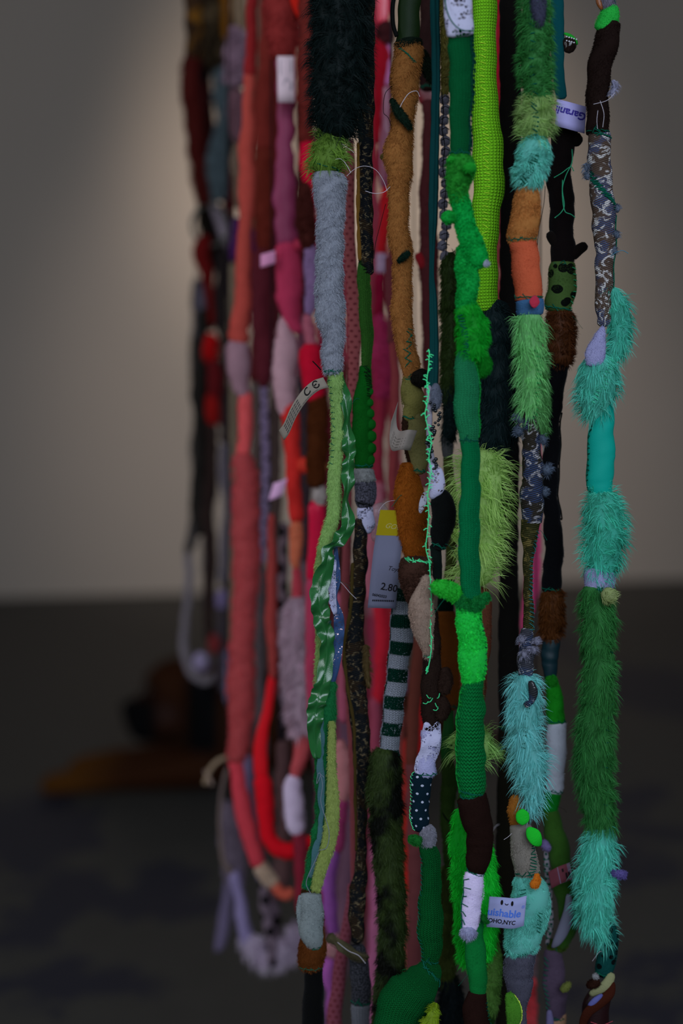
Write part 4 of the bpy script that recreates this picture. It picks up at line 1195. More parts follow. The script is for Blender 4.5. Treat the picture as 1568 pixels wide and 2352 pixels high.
K(s, 'felt', (142, 74, 46), [(1201, 550, 62), (1206, 600, 64), (1211, 650, 64), (1214, 692, 62)], 'felt_block', 'orange felt block', cap=3, lump=0.02)
K(s, 'felt', (48, 84, 118), [(1214, 684, 63), (1216, 705, 62), (1217, 728, 58)], 'felt_band', 'blue felt band', cap=2, lump=0.03)
K(s, 'felt', (120, 30, 50), [(1222, 682, 10, -14), (1221, 697, 24, -14), (1220, 710, 8, -14)], 'felt_petal', 'crimson felt spot', flat=0.25, cap=2)
t = K(s, 'fur', (62, 116, 58), [(1216, 716, 54), (1216, 760, 56), (1220, 830, 54), (1220, 890, 48), (1216, 945, 40), (1212, 970, 20)], 'fur_piece', 'sage green fur', hair=dict(length=30, cap=8500, lift=0.6, flow=0.8))
K(s, 'fur', (58, 112, 46), [(1236, 800, 26, 2), (1240, 880, 36, 2), (1242, 950, 36, 2), (1246, 1000, 16, 2)], 'fur_strip', 'green fur strip', hair=dict(length=16, cap=3500))
stitch(t, 0.35, 0.98, 25, 45, 16, M('cotton', C(24, 96, 56)), 14, 2.2)
SB = dict(c2=(170, 168, 170), mk=dict(scale=150, t=.55, c3=C(28, 44, 84)))
t = K(s, 'brocade', (40, 34, 32), [(1214, 940, 34), (1218, 990, 42), (1222, 1050, 46), (1222, 1110, 54), (1222, 1160, 54), (1220, 1205, 44)], label='silver blue brocade tube', crease=0.07, **SB)
for i, (x, y, w) in enumerate([(1246, 1010, 16), (1254, 1080, 24), (1250, 1130, 16), (1190, 990, 18), (1190, 960, 14)]):
    K(s, 'fur', (72, 84, 100), [(x - 6, y - 10, w * .6, 0), (x, y, w, -2), (x + 3, y + 12, w * .5, 0)], 'frayed_edge', hair=dict(length=12, cap=350, lift=1, flow=0.2, width=1.4))
t = K(s, 'brocade', (40, 38, 20), [(1219, 1190, 46), (1216, 1230, 40), (1213, 1270, 26), (1212, 1340, 22), (1213, 1400, 24), (1214, 1455, 26)], label='olive gold brocade tube', c2=(100, 88, 46), mk=dict(scale=160))
stitch(t, 0.1, 0.98, 60, 35, 24, M('cotton', C(20, 66, 76)), 14, 1.3)
t = K(s, 'brocade', (50, 52, 60), [(1213, 1440, 28), (1210, 1480, 36), (1206, 1520, 42), (1206, 1560, 30)], label='silver brocade scrap', crease=0.12, lump=0.12, **SB)
for (x, y) in ((1195, 1465), (1200, 1500), (1222, 1490), (1230, 1470)):
    K(s, 'fur', (120, 120, 136), [(x - 4, y - 9, 8, -6), (x, y, 14, -7), (x + 2, y + 9, 8, -6)], 'frayed_edge', hair=dict(length=12, cap=250, lift=1, flow=0.1))
LM = (104, 160, 158)
t = K(s, 'fur', LM, [(1206, 1548, 46), (1205, 1590, 60), (1204, 1650, 62), (1208, 1710, 62), (1218, 1765, 62), (1222, 1815, 48), (1222, 1850, 30), (1216, 1880, 12)], 'long_fur', 'pale mint long fur', hair=dict(length=36, cap=11500, lift=0.7, flow=0.6, width=1.6, cell=24))
K(s, 'brocade', (40, 40, 48), [(1212, 1555, 14, -14), (1218, 1580, 22, -15), (1214, 1602, 14, -14), (1200, 1612, 16, -13)], 'brocade_scrap', **SB)
stitch(t, 0.12, 0.5, 20, -20, 14, TH_G, 8, 1.3)
K(s, 'plush', (120, 76, 28), [(1184, 1828, 16, 2), (1182, 1865, 30, 2), (1190, 1896, 34, 2)], 'plush_scrap', 'tan plush scrap', hair=dict(length=5, cap=1500))
LEAF = M('felt', C(14, 118, 30))
ball(s, 1194, 1864, 19, LEAF, 'felt_leaf', dy=-14, sx=0.85, flat=0.3)
tube(s, 'felt_leaf', [(1206, 1888, 12, -14), (1216, 1902, 32, -15), (1226, 1918, 28, -15), (1236, 1930, 8, -13)], LEAF, flat=0.3)
t = K(s, 'plush', (132, 124, 112), [(1196, 1892, 48), (1198, 1930, 54), (1206, 1975, 58), (1210, 2012, 56)], label='beige plush', hair=dict(length=4, cap=6000))
stitch(t, 0.35, 0.95, 70, 10, 12, TH_G, 16, 1.5)
K(s, 'plush', (150, 86, 22), [(1226, 1990, 10, -16), (1226, 2004, 18, -17), (1218, 2016, 20, -17), (1214, 2022, 8, -16)], 'orange_scrap', 'orange plush scrap', hair=dict(length=4, cap=600))
t = K(s, 'plush', (88, 156, 140), [(1192, 2008, 40), (1212, 2040, 80), (1222, 2075, 84), (1214, 2110, 84), (1200, 2150, 82), (1190, 2182, 64), (1184, 2200, 34)], 'fluffy_piece', 'mint sheared fleece piece', hair=dict(length=9, cap=12000, cell=26, clump=0.6), lump=0.08)
stitch(t, 0.1, 0.32, -20, -30, 5, TH_G, 16, 1.3)
stitch(t, 0.35, 0.62, 10, 40, 7, TH_G, 14, 1.3)
stitch(t, 0.80, 0.94, 40, -20, 7, TH_G, 16, 1.3)
K(s, 'plush', (74, 74, 88), [(1216, 2160, 40, 2), (1196, 2200, 68), (1190, 2240, 70), (1192, 2280, 56), (1188, 2320, 44), (1184, 2400, 44), (1182, 2480, 44)], label='grey plush', crease=0.04, hair=dict(length=3.5, cap=7500))
t = K(s, 'felt', (52, 104, 20), [(1162, 2262, 16, -14), (1172, 2290, 34, -15), (1175, 2320, 34, -15), (1166, 2346, 18, -14)], 'felt_badge', 'olive green felt badge', flat=0.25)
stitch(t, 0.08, 0.95, 72, 72, 16, M('cotton', C(120, 170, 60)), 8, 1.0, style='blanket')
TB = M('label', C(40, 70, 150))
band(s, 'brand_label', [(1120, 2094, 18), (1150, 2096, 22), (1180, 2098, 23), (1206, 2092, 22)], (7, -70), M('label', C(86, 96, 142)),
     texts=[('quishable', 0.37, -.02, 24, -3, TB, 0, .55), ('SOHO,NYC', 0.36, -.30, 13.5, -3, INK, 0, .35), ('\u00ae', 0.93, .14, 10, -3, TB)],
     shapes=[([(0.345 + .035 * math.cos(a * .5236), .33 + .085 * math.sin(a * .5236)) for a in range(12)], INK), ([(0.62 + .035 * math.cos(a * .5236), .32 + .085 * math.sin(a * .5236)) for a in range(12)], INK),
             ([(0.42, .31), (0.45, .25), (0.50, .25), (0.53, .31), (0.51, .31), (0.49, .28), (0.46, .28), (0.44, .31)], INK)],
     label='white brand label with blue print')
thread_px(s, [(1249, 430, 6), (1246, 470, 6), (1238, 510, 6), (1233, 545, 6), (1231, 565, 6)], TH_K, 0.8)

# --- black velvet figure strand
s = Strand('fabric_strand', 1.135, 'strand of a black velvet figure, orange brown fur bands, white felt and olive green felt', base=(1285, 2480))
K(s, 'rib', (5, 58, 62), [(1279, -130, 30), (1279, 0, 30), (1280, 100, 30), (1283, 180, 26), (1290, 228, 24)], 'teal_ribbon', 'teal ribbon', flat=0.25, mk=dict(p=.01, d=.0005))
K(s, 'gloss', (26, 13, 13), [(1292, 92, 16), (1306, 100, 38), (1312, 108, 36), (1320, 114, 18)], 'chocolate_button', 'glossy brown half disc', cap=6, flat=0.6, lump=0.02)
K(s, 'felt', (50, 140, 30), [(1294, 78, 6, -2), (1308, 84, 8, -2), (1320, 94, 8, -2), (1325, 104, 5, -2)], 'felt_rim')
for i in range(9):
    ball(s, 1297 + (i % 5) * 5.5, 91 + (i // 5) * 9 + (i % 5) * 1.5, 2.0, M('gloss', (.7, .7, .75)), 'rhinestone', dy=-9)
K(s, 'velvet', (7, 4, 4), [(1296, 280, 36), (1298, 310, 60), (1290, 345, 52), (1284, 390, 54), (1287, 440, 58), (1290, 490, 56), (1291, 540, 54), (1292, 590, 56), (1292, 618, 46)], 'figure_body', 'black velvet figure', crease=0.02)
K(s, 'velvet', (7, 4, 4), [(1310, 318, 26, -3), (1326, 322, 32, -3), (1336, 322, 14, -3)], 'figure_arm', cap=8)
K(s, 'velvet', (8, 5, 5), [(1310, 592, 24, -3), (1326, 576, 26, -3), (1344, 562, 20, -3)], 'figure_arm', cap=8)
K(s, 'velvet', (8, 5, 5), [(1284, 570, 24, -2), (1268, 548, 26, -3), (1258, 534, 18, -3)], 'figure_arm', cap=8)
G2 = M('cotton', C(24, 90, 74))
thread_px(s, [(1306, 350, 15), (1306, 380, 15), (1292, 410, 16), (1284, 440, 16), (1288, 480, 16), (1280, 495, 16), (1268, 505, 13)], G2, 1.2, n=40)
thread_px(s, [(1266, 414, 14), (1282, 405, 16), (1304, 390, 15), (1310, 400, 15)], G2, 1.1)
thread_px(s, [(1284, 420, 16), (1284, 460, 16), (1290, 492, 16), (1304, 498, 15), (1314, 504, 13)], G2, 1.2)
t = K(s, 'leopard', (44, 66, 22), [(1294, 598, 52), (1292, 630, 64), (1286, 680, 66), (1282, 718, 58)], label='green leopard print fabric', c2=(4, 6, 3), mk=dict(scale=95, t=.42))
stitch(t, 0.1, 0.95, 55, 60, 8, M('cotton', C(30, 110, 80)), 16, 1.2)
K(s, 'fur', (84, 46, 10), [(1288, 708, 54), (1287, 750, 62), (1286, 800, 62), (1286, 842, 52)], 'fur_band', 'orange brown fur band', hair=dict(length=14, cap=6000, lift=0.8, flow=0.4))
t = K(s, 'velvet', (2, 3, 7), [(1282, 832, 48), (1274, 900, 42), (1268, 970, 36), (1266, 1050, 38), (1262, 1130, 36), (1268, 1200, 42), (1272, 1280, 44), (1266, 1330, 46), (1264, 1362, 42)], label='long black velvet tube')
stitch(t, 0.2, 0.7, 80, 85, 14, TH_K, 12, 1.8, style='blanket')
K(s, 'fur', (92, 50, 14), [(1268, 1352, 46), (1268, 1390, 54), (1266, 1430, 52), (1264, 1472, 42)], 'fur_band', 'orange brown fur band', hair=dict(length=13, cap=6000, lift=0.8, flow=0.4))
K(s, 'satin', (6, 34, 46), [(1264, 1462, 42), (1264, 1500, 42), (1262, 1535, 36), (1262, 1562, 26)], 'satin_piece', 'dark petrol satin', flat=0.6, lump=0.06, crease=0.08, mk=dict(r=.45, s=.4))
K(s, 'plush', (36, 110, 16), [(1250, 1556, 16, -3), (1264, 1562, 26, -4), (1278, 1558, 16, -3)], 'green_scrap', hair=dict(length=5, cap=900))
K(s, 'felt', (28, 106, 12), [(1266, 1560, 26), (1272, 1600, 38), (1276, 1640, 42), (1277, 1665, 42)], label='green felt piece', cap=4)
K(s, 'felt', (116, 116, 124), [(1277, 1655, 42), (1278, 1700, 46), (1276, 1760, 44), (1272, 1825, 38)], label='white felt piece', cap=4, lump=0.03)
K(s, 'felt', (10, 90, 14), [(1272, 1815, 38), (1266, 1840, 38), (1260, 1868, 34)], label='green felt band', cap=4)
K(s, 'velvet', (48, 74, 18), [(1260, 1858, 36), (1272, 1905, 48), (1285, 1960, 50), (1292, 2020, 50), (1302, 2080, 46), (1304, 2130, 40), (1290, 2165, 34), (1268, 2185, 20)], label='olive green velvet crescent', crease=0.03)
K(s, 'satin', (104, 104, 122), [(1300, 2042, 12, -12), (1298, 2080, 24, -14), (1288, 2120, 28, -14), (1272, 2150, 20, -13), (1262, 2165, 6, -11)], 'grey_tail', 'grey curved tail piece', flat=0.6, mk=dict(r=.6, s=.3))
t = K(s, 'dots', (110, 104, 110), [(1252, 1955, 10), (1258, 2010, 14), (1262, 2070, 14), (1264, 2130, 12), (1256, 2170, 10)], 'stitched_edge', c2=(8, 50, 46), mk=dict(p=.004, r2=.08))
stitch(t, 0.05, 0.95, -40, -40, 14, TH_G, 14, 1.3)
K(s, 'plush', (110, 96, 140), [(1246, 1925, 8, -4), (1252, 1940, 18, -5), (1258, 1950, 8, -4)], 'lilac_tuft', hair=dict(length=5, cap=400))
PK = M('label', C(56, 28, 40))
band(s, 'woven_label', [(1262, 2022, 22), (1285, 2010, 24), (1312, 2000, 22)], (-8, -38), PK, label='small maroon and lilac woven label',
     shapes=[([(0.42, -.5), (1, -.5), (1, .5), (0.42, .5)], M('label', C(62, 54, 78))), ([(.60, .1), (.68, .1), (.68, .3), (.60, .3)], INK), ([(.72, -.35), (.80, -.35), (.80, .0), (.72, .0)], INK), ([(.84, -.35), (.92, -.35), (.92, .0), (.84, .0)], INK)])
K(s, 'terry', (52, 74, 14), [(1262, 2168, 30), (1285, 2176, 26), (1300, 2160, 14)], 'terry_scrap', 'olive terry scrap')
t = K(s, 'velvet', (62, 50, 66), [(1272, 2178, 38), (1270, 2220, 50), (1274, 2270, 54), (1278, 2320, 46), (1278, 2345, 34)], label='mauve velvet piece')
K(s, 'plush', (104, 112, 52), [(1282, 2258, 12, -16), (1294, 2248, 18, -16), (1303, 2240, 8, -14)], 'yellow_tuft', hair=dict(length=4, cap=500))
stitch(t, 0.1, 0.9, -50, -60, 12, TH_G, 14, 1.4)
K(s, 'felt', (118, 92, 76), [(1282, 2322, 34), (1280, 2360, 40), (1280, 2480, 40)], label='beige felt tube')
K(s, 'felt', (86, 80, 112), [(1258, 2310, 12, -8), (1258, 2340, 20, -9), (1262, 2375, 14, -8)], 'lilac_scrap')
band(s, 'brand_label', [(1276, 258, 14), (1300, 264, 19), (1322, 270, 19), (1344, 276, 14)], (4, -62), M('label', C(98, 102, 156)),
     texts=[('Garanim', 0.42, .12, 25, 180, M('label', C(34, 30, 104)), .25, .7)], label='white satin brand label with upside down blue print')

# --- right hand mint and green strand
s = Strand('fabric_strand', 1.095, 'strand of silver brocade, mint fur, smooth turquoise satin and long green fur', base=(1365, 2480))
K(s, 'plush', (104, 100, 112), [(1392, -130, 26), (1392, -20, 34), (1396, 12, 34), (1400, 24, 20)], 'fuzzy_tip', 'silver fuzzy tip', hair=dict(length=7, cap=2500))
K(s, 'leather', (90, 50, 24), [(1372, -40, 10, -2), (1374, 5, 14, -2), (1380, 24, 8, -2)], 'leather_scrap')
K(s, 'felt', (56, 144, 40), [(1404, 8, 22), (1400, 30, 42), (1392, 55, 48), (1384, 75, 40)], label='apple green felt patch', cap=4, lump=0.03)
t = K(s, 'plush', (34, 18, 17), [(1404, 46, 40), (1394, 90, 54), (1380, 140, 54), (1372, 200, 50), (1372, 260, 50), (1374, 312, 50)], label='dark chocolate plush tube', hair=dict(length=4, cap=7000))
K(s, 'fur', (140, 140, 158), [(1400, 190, 6, -8), (1408, 200, 12, -8), (1402, 216, 8, -9), (1396, 226, 4, -9)], 'white_tuft', hair=dict(length=10, cap=250))
thread_px(s, [(1404, 222, 14), (1385, 240, 15), (1355, 248, 14)], TH_W, 0.6)
thread_px(s, [(1370, 240, 14), (1378, 270, 15), (1376, 300, 14)], TH_W, 0.6)
thread_px(s, [(1365, 262, 14), (1362, 285, 15), (1364, 304, 14)], TH_W, 0.6)
t = K(s, 'brocade', (74, 60, 52), [(1374, 302, 50), (1376, 340, 52), (1378, 400, 52), (1382, 450, 54), (1386, 500, 54), (1388, 550, 50), (1388, 610, 42), (1386, 670, 40), (1386, 720, 36), (1384, 750, 28)], label='silver blue brocade tube', c2=(210, 204, 200), mk=dict(scale=130, t=.52, c3=C(34, 52, 96)))
stitch(t, 0.0, 0.04, -70, 70, 14, TH_G, 16, 1.2)
stitch(t, 0.20, 0.40, -80, 70, 20, TH_G, 18, 1.7)
stitch(t, 0.42, 0.95, 75, 70, 16, TH_G, 18, 1.5, style='blanket')
for (x, y) in ((1346, 385), (1346, 405), (1416, 480), (1414, 540), (1410, 575)):
    K(s, 'fur', (88, 100, 116), [(x - 3, y - 9, 7, -2), (x, y, 12, -3), (x, y + 9, 7, -2)], 'frayed_edge', hair=dict(length=11, cap=250, lift=1, flow=0.1))
thread_px(s, [(1398, 590, 8), (1410, 582, 9), (1425, 578, 8), (1438, 584, 7)], M('cotton', C(40, 80, 110)), 0.8)
K(s, 'fur', MINT, [(1402, 658, 16), (1418, 700, 40), (1426, 745, 46), (1418, 790, 40), (1404, 830, 34)], 'long_fur', 'mint long fur', hair=dict(length=30, cap=6000, width=1.6))
K(s, 'felt', (128, 130, 172), [(1382, 750, 8, -5), (1372, 780, 30, -7), (1362, 815, 46, -8), (1362, 842, 36, -8)], 'felt_petal', 'white felt petal', flat=0.4)
t = K(s, 'fur', (84, 152, 136), [(1378, 815, 60), (1374, 860, 84), (1372, 900, 84), (1362, 935, 62), (1352, 965, 34)], 'long_fur', 'mint long fur', hair=dict(length=32, cap=9000, width=1.6))
stitch(t, 0.05, 0.75, 45, -20, 12, M('cotton', C(40, 120, 110)), 14, 2.0)
t = K(s, 'satin', (22, 138, 120), [(1388, 908, 26), (1386, 945, 44), (1381, 1000, 60), (1379, 1060, 64), (1378, 1110, 60), (1378, 1145, 50)], 'satin_tube', 'smooth turquoise satin tube', flat=0.7, lump=0.04, crease=0.02, mk=dict(r=.6, s=.12))
stitch(t, 0.12, 0.95, -76, -80, 16, TH_G, 9, 1.3, style='blanket')
K(s, 'fur', (72, 150, 130), [(1376, 1125, 50), (1384, 1160, 72), (1390, 1210, 82), (1386, 1260, 80), (1380, 1310, 62), (1378, 1335, 40)], 'long_fur', 'mint long fur', hair=dict(length=32, cap=9500, width=1.6, lift=0.8, flow=0.3))
t = K(s, 'felt', (126, 128, 170), [(1376, 1300, 66), (1376, 1325, 72), (1374, 1348, 66), (1372, 1365, 46)], 'felt_band', 'white felt band', cap=6)
t = K(s, 'fur', (46, 100, 42), [(1368, 1338, 64), (1372, 1400, 68), (1373, 1500, 66), (1374, 1600, 68), (1366, 1680, 76), (1364, 1750, 82), (1370, 1820, 72), (1378, 1880, 62), (1380, 1915, 40)], 'long_fur', 'long grass green fur', hair=dict(length=26, cap=26000, width=1.4))
K(s, 'fur', (132, 144, 92), [(1376, 1350, 24, -16), (1392, 1362, 34, -17), (1402, 1372, 18, -14)], 'fur_tuft', 'pale yellow tuft', hair=dict(length=12, cap=900))
stitch(t, 0.0, 0.06, -20, 55, 8, TH_G, 16, 1.6)
stitch(t, 0.25, 0.95, 62, 20, 14, TH_G, 12, 1.3)
t = K(s, 'fur', (84, 158, 144), [(1384, 1890, 46), (1376, 1940, 64), (1368, 2000, 76), (1366, 2060, 76), (1366, 2110, 64), (1380, 2150, 40), (1388, 2170, 18)], 'long_fur', 'mint long fur', hair=dict(length=33, cap=12500, width=1.6))
K(s, 'terry', (92, 82, 140), [(1396, 1994, 10, -10), (1410, 1996, 16, -12), (1428, 2000, 18, -10), (1434, 2002, 10, -10)], 'lilac_tuft', 'lilac tuft', hair=dict(length=5, cap=700))
K(s, 'leopard', (6, 52, 54), [(1400, 2122, 20), (1402, 2150, 40), (1394, 2190, 46), (1388, 2225, 44), (1384, 2244, 30)], label='teal leopard print fabric', c2=(3, 6, 8), mk=dict(scale=190, t=.42))
K(s, 'plush', (44, 18, 12), [(1345, 2258, 12, -6), (1358, 2250, 22, -8), (1372, 2244, 16, -8)], 'brown_scrap', hair=dict(length=5, cap=700))
K(s, 'plush', (140, 140, 140), [(1356, 2236, 8, -8), (1362, 2234, 14, -8), (1370, 2232, 8, -8)], 'white_tuft', hair=dict(length=5, cap=300))
K(s, 'felt', (118, 120, 84), [(1404, 2230, 18, -4), (1390, 2252, 26, -6), (1370, 2268, 22, -6), (1352, 2280, 14, -4)], 'felt_band', 'cream felt band', flat=0.5)
K(s, 'felt', (54, 60, 110), [(1378, 2272, 8, -10), (1360, 2284, 14, -11), (1346, 2300, 12, -10)], 'blue_cord')
K(s, 'felt', (50, 16, 10), [(1404, 2248, 12, -6), (1396, 2272, 24, -8), (1370, 2292, 26, -10), (1345, 2312, 24, -10), (1334, 2345, 18, -8), (1330, 2480, 16, -6)], 'felt_band', 'rust brown felt band', flat=0.5)
K(s, 'leather', (24, 5, 8), [(1384, 2262, 44), (1372, 2300, 62), (1364, 2352, 66), (1362, 2480, 66)], label='dark wine leather tube')
thread_px(s, [(1346, 2322, 20), (1370, 2326, 22), (1396, 2320, 20)], M('cotton', C(110, 40, 60)), 0.7)

# ------------------------------------------------------------------ strands further back in the cluster
FRONT = [o for o in ALL if not o.far and o.Y < 1.2]
def far(Y, label, base, *pieces):
    s = Strand('fabric_strand', Y, label, base=base)
    for p in pieces:
        kind, col, pts = p[:3]
        kw = dict(p[3]) if len(p) > 3 else {}
        K(s, kind, col, pts, **kw)
    top = min(p[2][0][1] for p in pieces)
    if top > 0:      # a plain cord carries the pieces that begin lower down
        x = min(pieces, key=lambda p: p[2][0][1])[2][0][0]
        thread_px(s, [(x, top + 6), (x + 2, top * .6), (x + 1, -140)], M('cotton', (.02, .015, .018)), 2.2, name='hanging_cord')
    return s

S1 = far(1.50, 'salmon pink strand with lavender felt and long salmon plush ending in a hook', (650, 2080),
    ('felt', (92, 22, 28), [(580, -140, 26), (578, 0, 26), (577, 100, 26), (572, 180, 28)]),
    ('felt', (112, 46, 46), [(572, 165, 28), (570, 260, 28), (566, 350, 38), (567, 440, 40), (563, 520, 32), (558, 600, 36), (558, 680, 40), (549, 760, 48), (546, 792, 48)], dict(label='salmon felt tube')),
    ('felt', (96, 78, 98), [(546, 780, 50), (546, 830, 56), (552, 880, 44), (562, 915, 28)], dict(label='lavender felt piece')),
    ('felt', (136, 56, 66), [(564, 900, 32), (563, 960, 34), (560, 1030, 30), (556, 1050, 34)], dict(label='pink felt tube')),
    ('plush', (122, 52, 62), [(556, 1040, 44), (562, 1090, 58), (564, 1180, 62), (566, 1290, 64), (562, 1380, 56), (556, 1460, 56), (554, 1560, 66), (553, 1640, 58), (548, 1700, 48), (542, 1750, 46)], dict(label='salmon plush tube', hair=dict(length=9))),
    ('felt', (126, 40, 56), [(540, 1742, 32), (548, 1800, 36), (562, 1880, 42), (580, 1940, 42), (596, 1992, 34)], dict(label='rose felt tube')),
    ('plush', (128, 120, 120), [(594, 1984, 32), (612, 2010, 30), (630, 2032, 26)], dict(hair=dict(length=8))),
    ('felt', (128, 62, 56), [(628, 2026, 24), (645, 2052, 26), (662, 2056, 24), (668, 2040, 16)]))

S2 = far(1.42, 'magenta satin strand with a white printed label, an orange red arm and shaggy white fur', (690, 2100),
    ('plush', (96, 32, 36), [(640, -140, 76), (642, 0, 76), (646, 60, 72), (650, 110, 64), (652, 140, 40)], dict(label='red fleece piece', hair=dict(length=8))),
    ('felt', (150, 24, 20), [(672, -140, 24, -12), (680, 0, 26, -14), (690, 50, 12, -10)]),
    ('satin', (92, 32, 68), [(654, 130, 44), (655, 220, 40), (655, 300, 38), (654, 380, 44), (653, 450, 54), (656, 520, 52), (660, 570, 50)], dict(flat=.6, label='magenta satin tube', mk=dict(r=.5, s=.3))),
    ('felt', (118, 36, 68), [(658, 555, 54), (664, 620, 62), (664, 690, 58), (672, 740, 36), (690, 765, 16)], dict(label='raspberry felt piece')),
    ('felt', (112, 34, 60), [(676, 566, 26, -6), (694, 562, 28, -8), (706, 560, 24, -7)], dict(label='raspberry felt arm')),
    ('felt', (130, 84, 120), [(702, 560, 22, -8), (710, 560, 22, -8), (716, 560, 14, -7)], dict(label='pale pink felt tip')),
    ('felt', (122, 102, 124), [(652, 728, 22), (655, 790, 50), (653, 860, 56), (655, 920, 48), (658, 960, 26)], dict(label='pale lavender felt piece')),
    ('felt', (190, 30, 32), [(660, 918, 40), (668, 970, 42), (672, 1040, 36), (674, 1110, 36), (681, 1200, 34)], dict(label='orange red felt leg', cap=4)),
    ('felt', (205, 40, 36), [(682, 1066, 30, -5), (705, 1068, 38, -6), (730, 1072, 38, -6)], dict(label='orange red felt arm', cap=4)),
    ('felt', (124, 84, 60), [(726, 1072, 36, -6), (742, 1074, 32, -6), (752, 1076, 20, -6)], dict(label='beige felt tip')),
    ('felt', (130, 74, 60), [(681, 1195, 32), (680, 1240, 30), (678, 1290, 22), (680, 1310, 18)], dict(cap=4, label='peach felt tip')),
    ('felt', (120, 44, 62), [(680, 1300, 16), (682, 1350, 24), (684, 1385, 28)]),
    ('fur', (118, 108, 134), [(686, 1370, 40), (684, 1420, 56), (682, 1490, 66), (690, 1560, 64), (692, 1640, 60), (698, 1690, 44)], dict(label='shaggy white fur', hair=dict(length=24, cap=3500), k=1.3)),
    ('felt', (122, 54, 66), [(704, 1670, 30), (694, 1720, 36), (680, 1770, 26), (676, 1795, 16)]),
    ('felt', (138, 132, 172), [(672, 1780, 34), (672, 1830, 44), (678, 1890, 46), (684, 1920, 26)], dict(label='white felt tip')),
    ('felt', (88, 24, 42), [(684, 1905, 30), (690, 1960, 32), (688, 2020, 24), (690, 2100, 18)]))
band(S2, 'printed_label', [(637, 182, 26), (656, 182, 27), (676, 182, 26)], (-2, -106), M('label', C(132, 126, 150)), label='white printed label',
     shapes=[([(.15, .1), (.85, .15), (.85, .42), (.15, .42)], M('label', C(92, 90, 110))), ([(.3, -.12), (.8, -.25), (.9, -.1), (.5, .03)], M('label', C(84, 82, 104)))])
band(S2, 'lilac_label', [(598, 600, 14), (612, 596, 16), (632, 590, 14)], (0, -30), M('label', C(140, 96, 140)), label='small lilac label')
band(S2, 'lilac_label', [(622, 1130, 18), (638, 1125, 20), (654, 1118, 18)], (12, -40), M('label', C(142, 112, 158)), label='small lilac label')

far(1.60, 'dull red strand with maroon felt and a lavender dotted ribbon', (606, 2300),
    ('felt', (76, 26, 26), [(616, -140, 30), (612, 50, 30), (608, 160, 34), (602, 260, 38), (604, 350, 40)]),
    ('plush', (84, 32, 28), [(602, 340, 40), (600, 430, 48), (606, 520, 40), (604, 580, 32)], dict(hair=dict(length=7))),
    ('felt', (58, 20, 32), [(602, 570, 44), (598, 650, 48), (596, 730, 44), (604, 800, 48), (606, 850, 40), (604, 890, 22)], dict(label='maroon felt piece')),
    ('dots', (80, 74, 110), [(606, 870, 18), (608, 1000, 18), (610, 1100, 18), (606, 1220, 18), (604, 1300, 16)], dict(c2=(14, 14, 34), flat=.2, mk=dict(p=.012, r2=.04), label='lavender dotted ribbon', name='dotted_ribbon')),
    ('felt', (56, 54, 66), [(602, 1290, 20), (600, 1420, 24), (598, 1560, 22), (602, 1700, 30), (600, 1850, 34)]),
    ('felt', (78, 74, 112), [(570, 1740, 24, 6), (566, 1800, 30, 6), (572, 1880, 30, 6), (590, 1960, 30, 6), (606, 2030, 26)]),
    ('dots', (70, 64, 84), [(604, 2010, 24), (610, 2090, 26), (622, 2160, 26), (626, 2220, 20)], dict(c2=(8, 8, 12), mk=dict(p=.018, r2=.09))))

far(1.46, 'bright red ribbon strand sweeping sideways near its lower end', (625, 2000),
    ('felt', (100, 40, 44), [(622, 1180, 16), (624, 1300, 22), (622, 1420, 28), (628, 1520, 22), (628, 1560, 18)]),
    ('satin', (158, 8, 22), [(626, 1545, 20), (614, 1630, 24), (598, 1710, 32), (600, 1790, 34)], dict(flat=.4, label='bright red ribbon', mk=dict(r=.6, s=.2))),
    ('felt', (152, 10, 24), [(600, 1780, 36), (608, 1830, 46), (610, 1880, 38), (616, 1920, 36), (640, 1950, 40), (672, 1955, 40), (705, 1938, 32), (724, 1925, 20)], dict(label='red felt piece')))

far(1.36, 'crimson and maroon strand with a brown felt section and lavender scraps', (720, 2080),
    ('plush', (74, 26, 26), [(706, -140, 36), (706, 60, 36), (704, 220, 34), (704, 330, 34)], dict(hair=dict(length=6))),
    ('felt', (128, 8, 40), [(702, 310, 24), (708, 380, 40), (714, 430, 30), (716, 470, 20)], dict(label='crimson felt piece')),
    ('plush', (52, 22, 22), [(702, 420, 36), (702, 500, 40), (708, 570, 34)], dict(hair=dict(length=6))),
    ('felt', (84, 70, 112), [(712, 560, 26), (716, 620, 36), (716, 680, 32), (708, 730, 18)], dict(label='lavender felt scrap')),
    ('felt', (112, 64, 88), [(704, 720, 20), (712, 770, 26), (718, 810, 26)]),
    ('felt', (126, 10, 36), [(712, 790, 46), (716, 840, 58), (722, 890, 48), (724, 930, 36)], dict(label='crimson felt piece')),
    ('plush', (54, 26, 10), [(728, 900, 40), (730, 980, 48), (728, 1050, 46), (724, 1120, 42)], dict(label='brown plush section', hair=dict(length=5))),
    ('felt', (108, 108, 120), [(730, 1110, 26), (734, 1140, 32), (732, 1165, 20)]),
    ('glitter', (128, 14, 46), [(726, 1150, 40), (728, 1220, 40), (722, 1290, 36), (716, 1340, 28)], dict(flat=.5, c2=(200, 60, 90), label='crimson sequin piece')),
    ('felt', (116, 40, 70), [(716, 1330, 30), (718, 1450, 34), (716, 1560, 30), (722, 1650, 30)]),
    ('felt', (118, 52, 92), [(724, 1640, 28), (742, 1720, 30), (756, 1820, 34), (750, 1900, 30), (742, 2000, 26)]),
    ('felt', (96, 34, 44), [(742, 1980, 26), (736, 2080, 24)]))

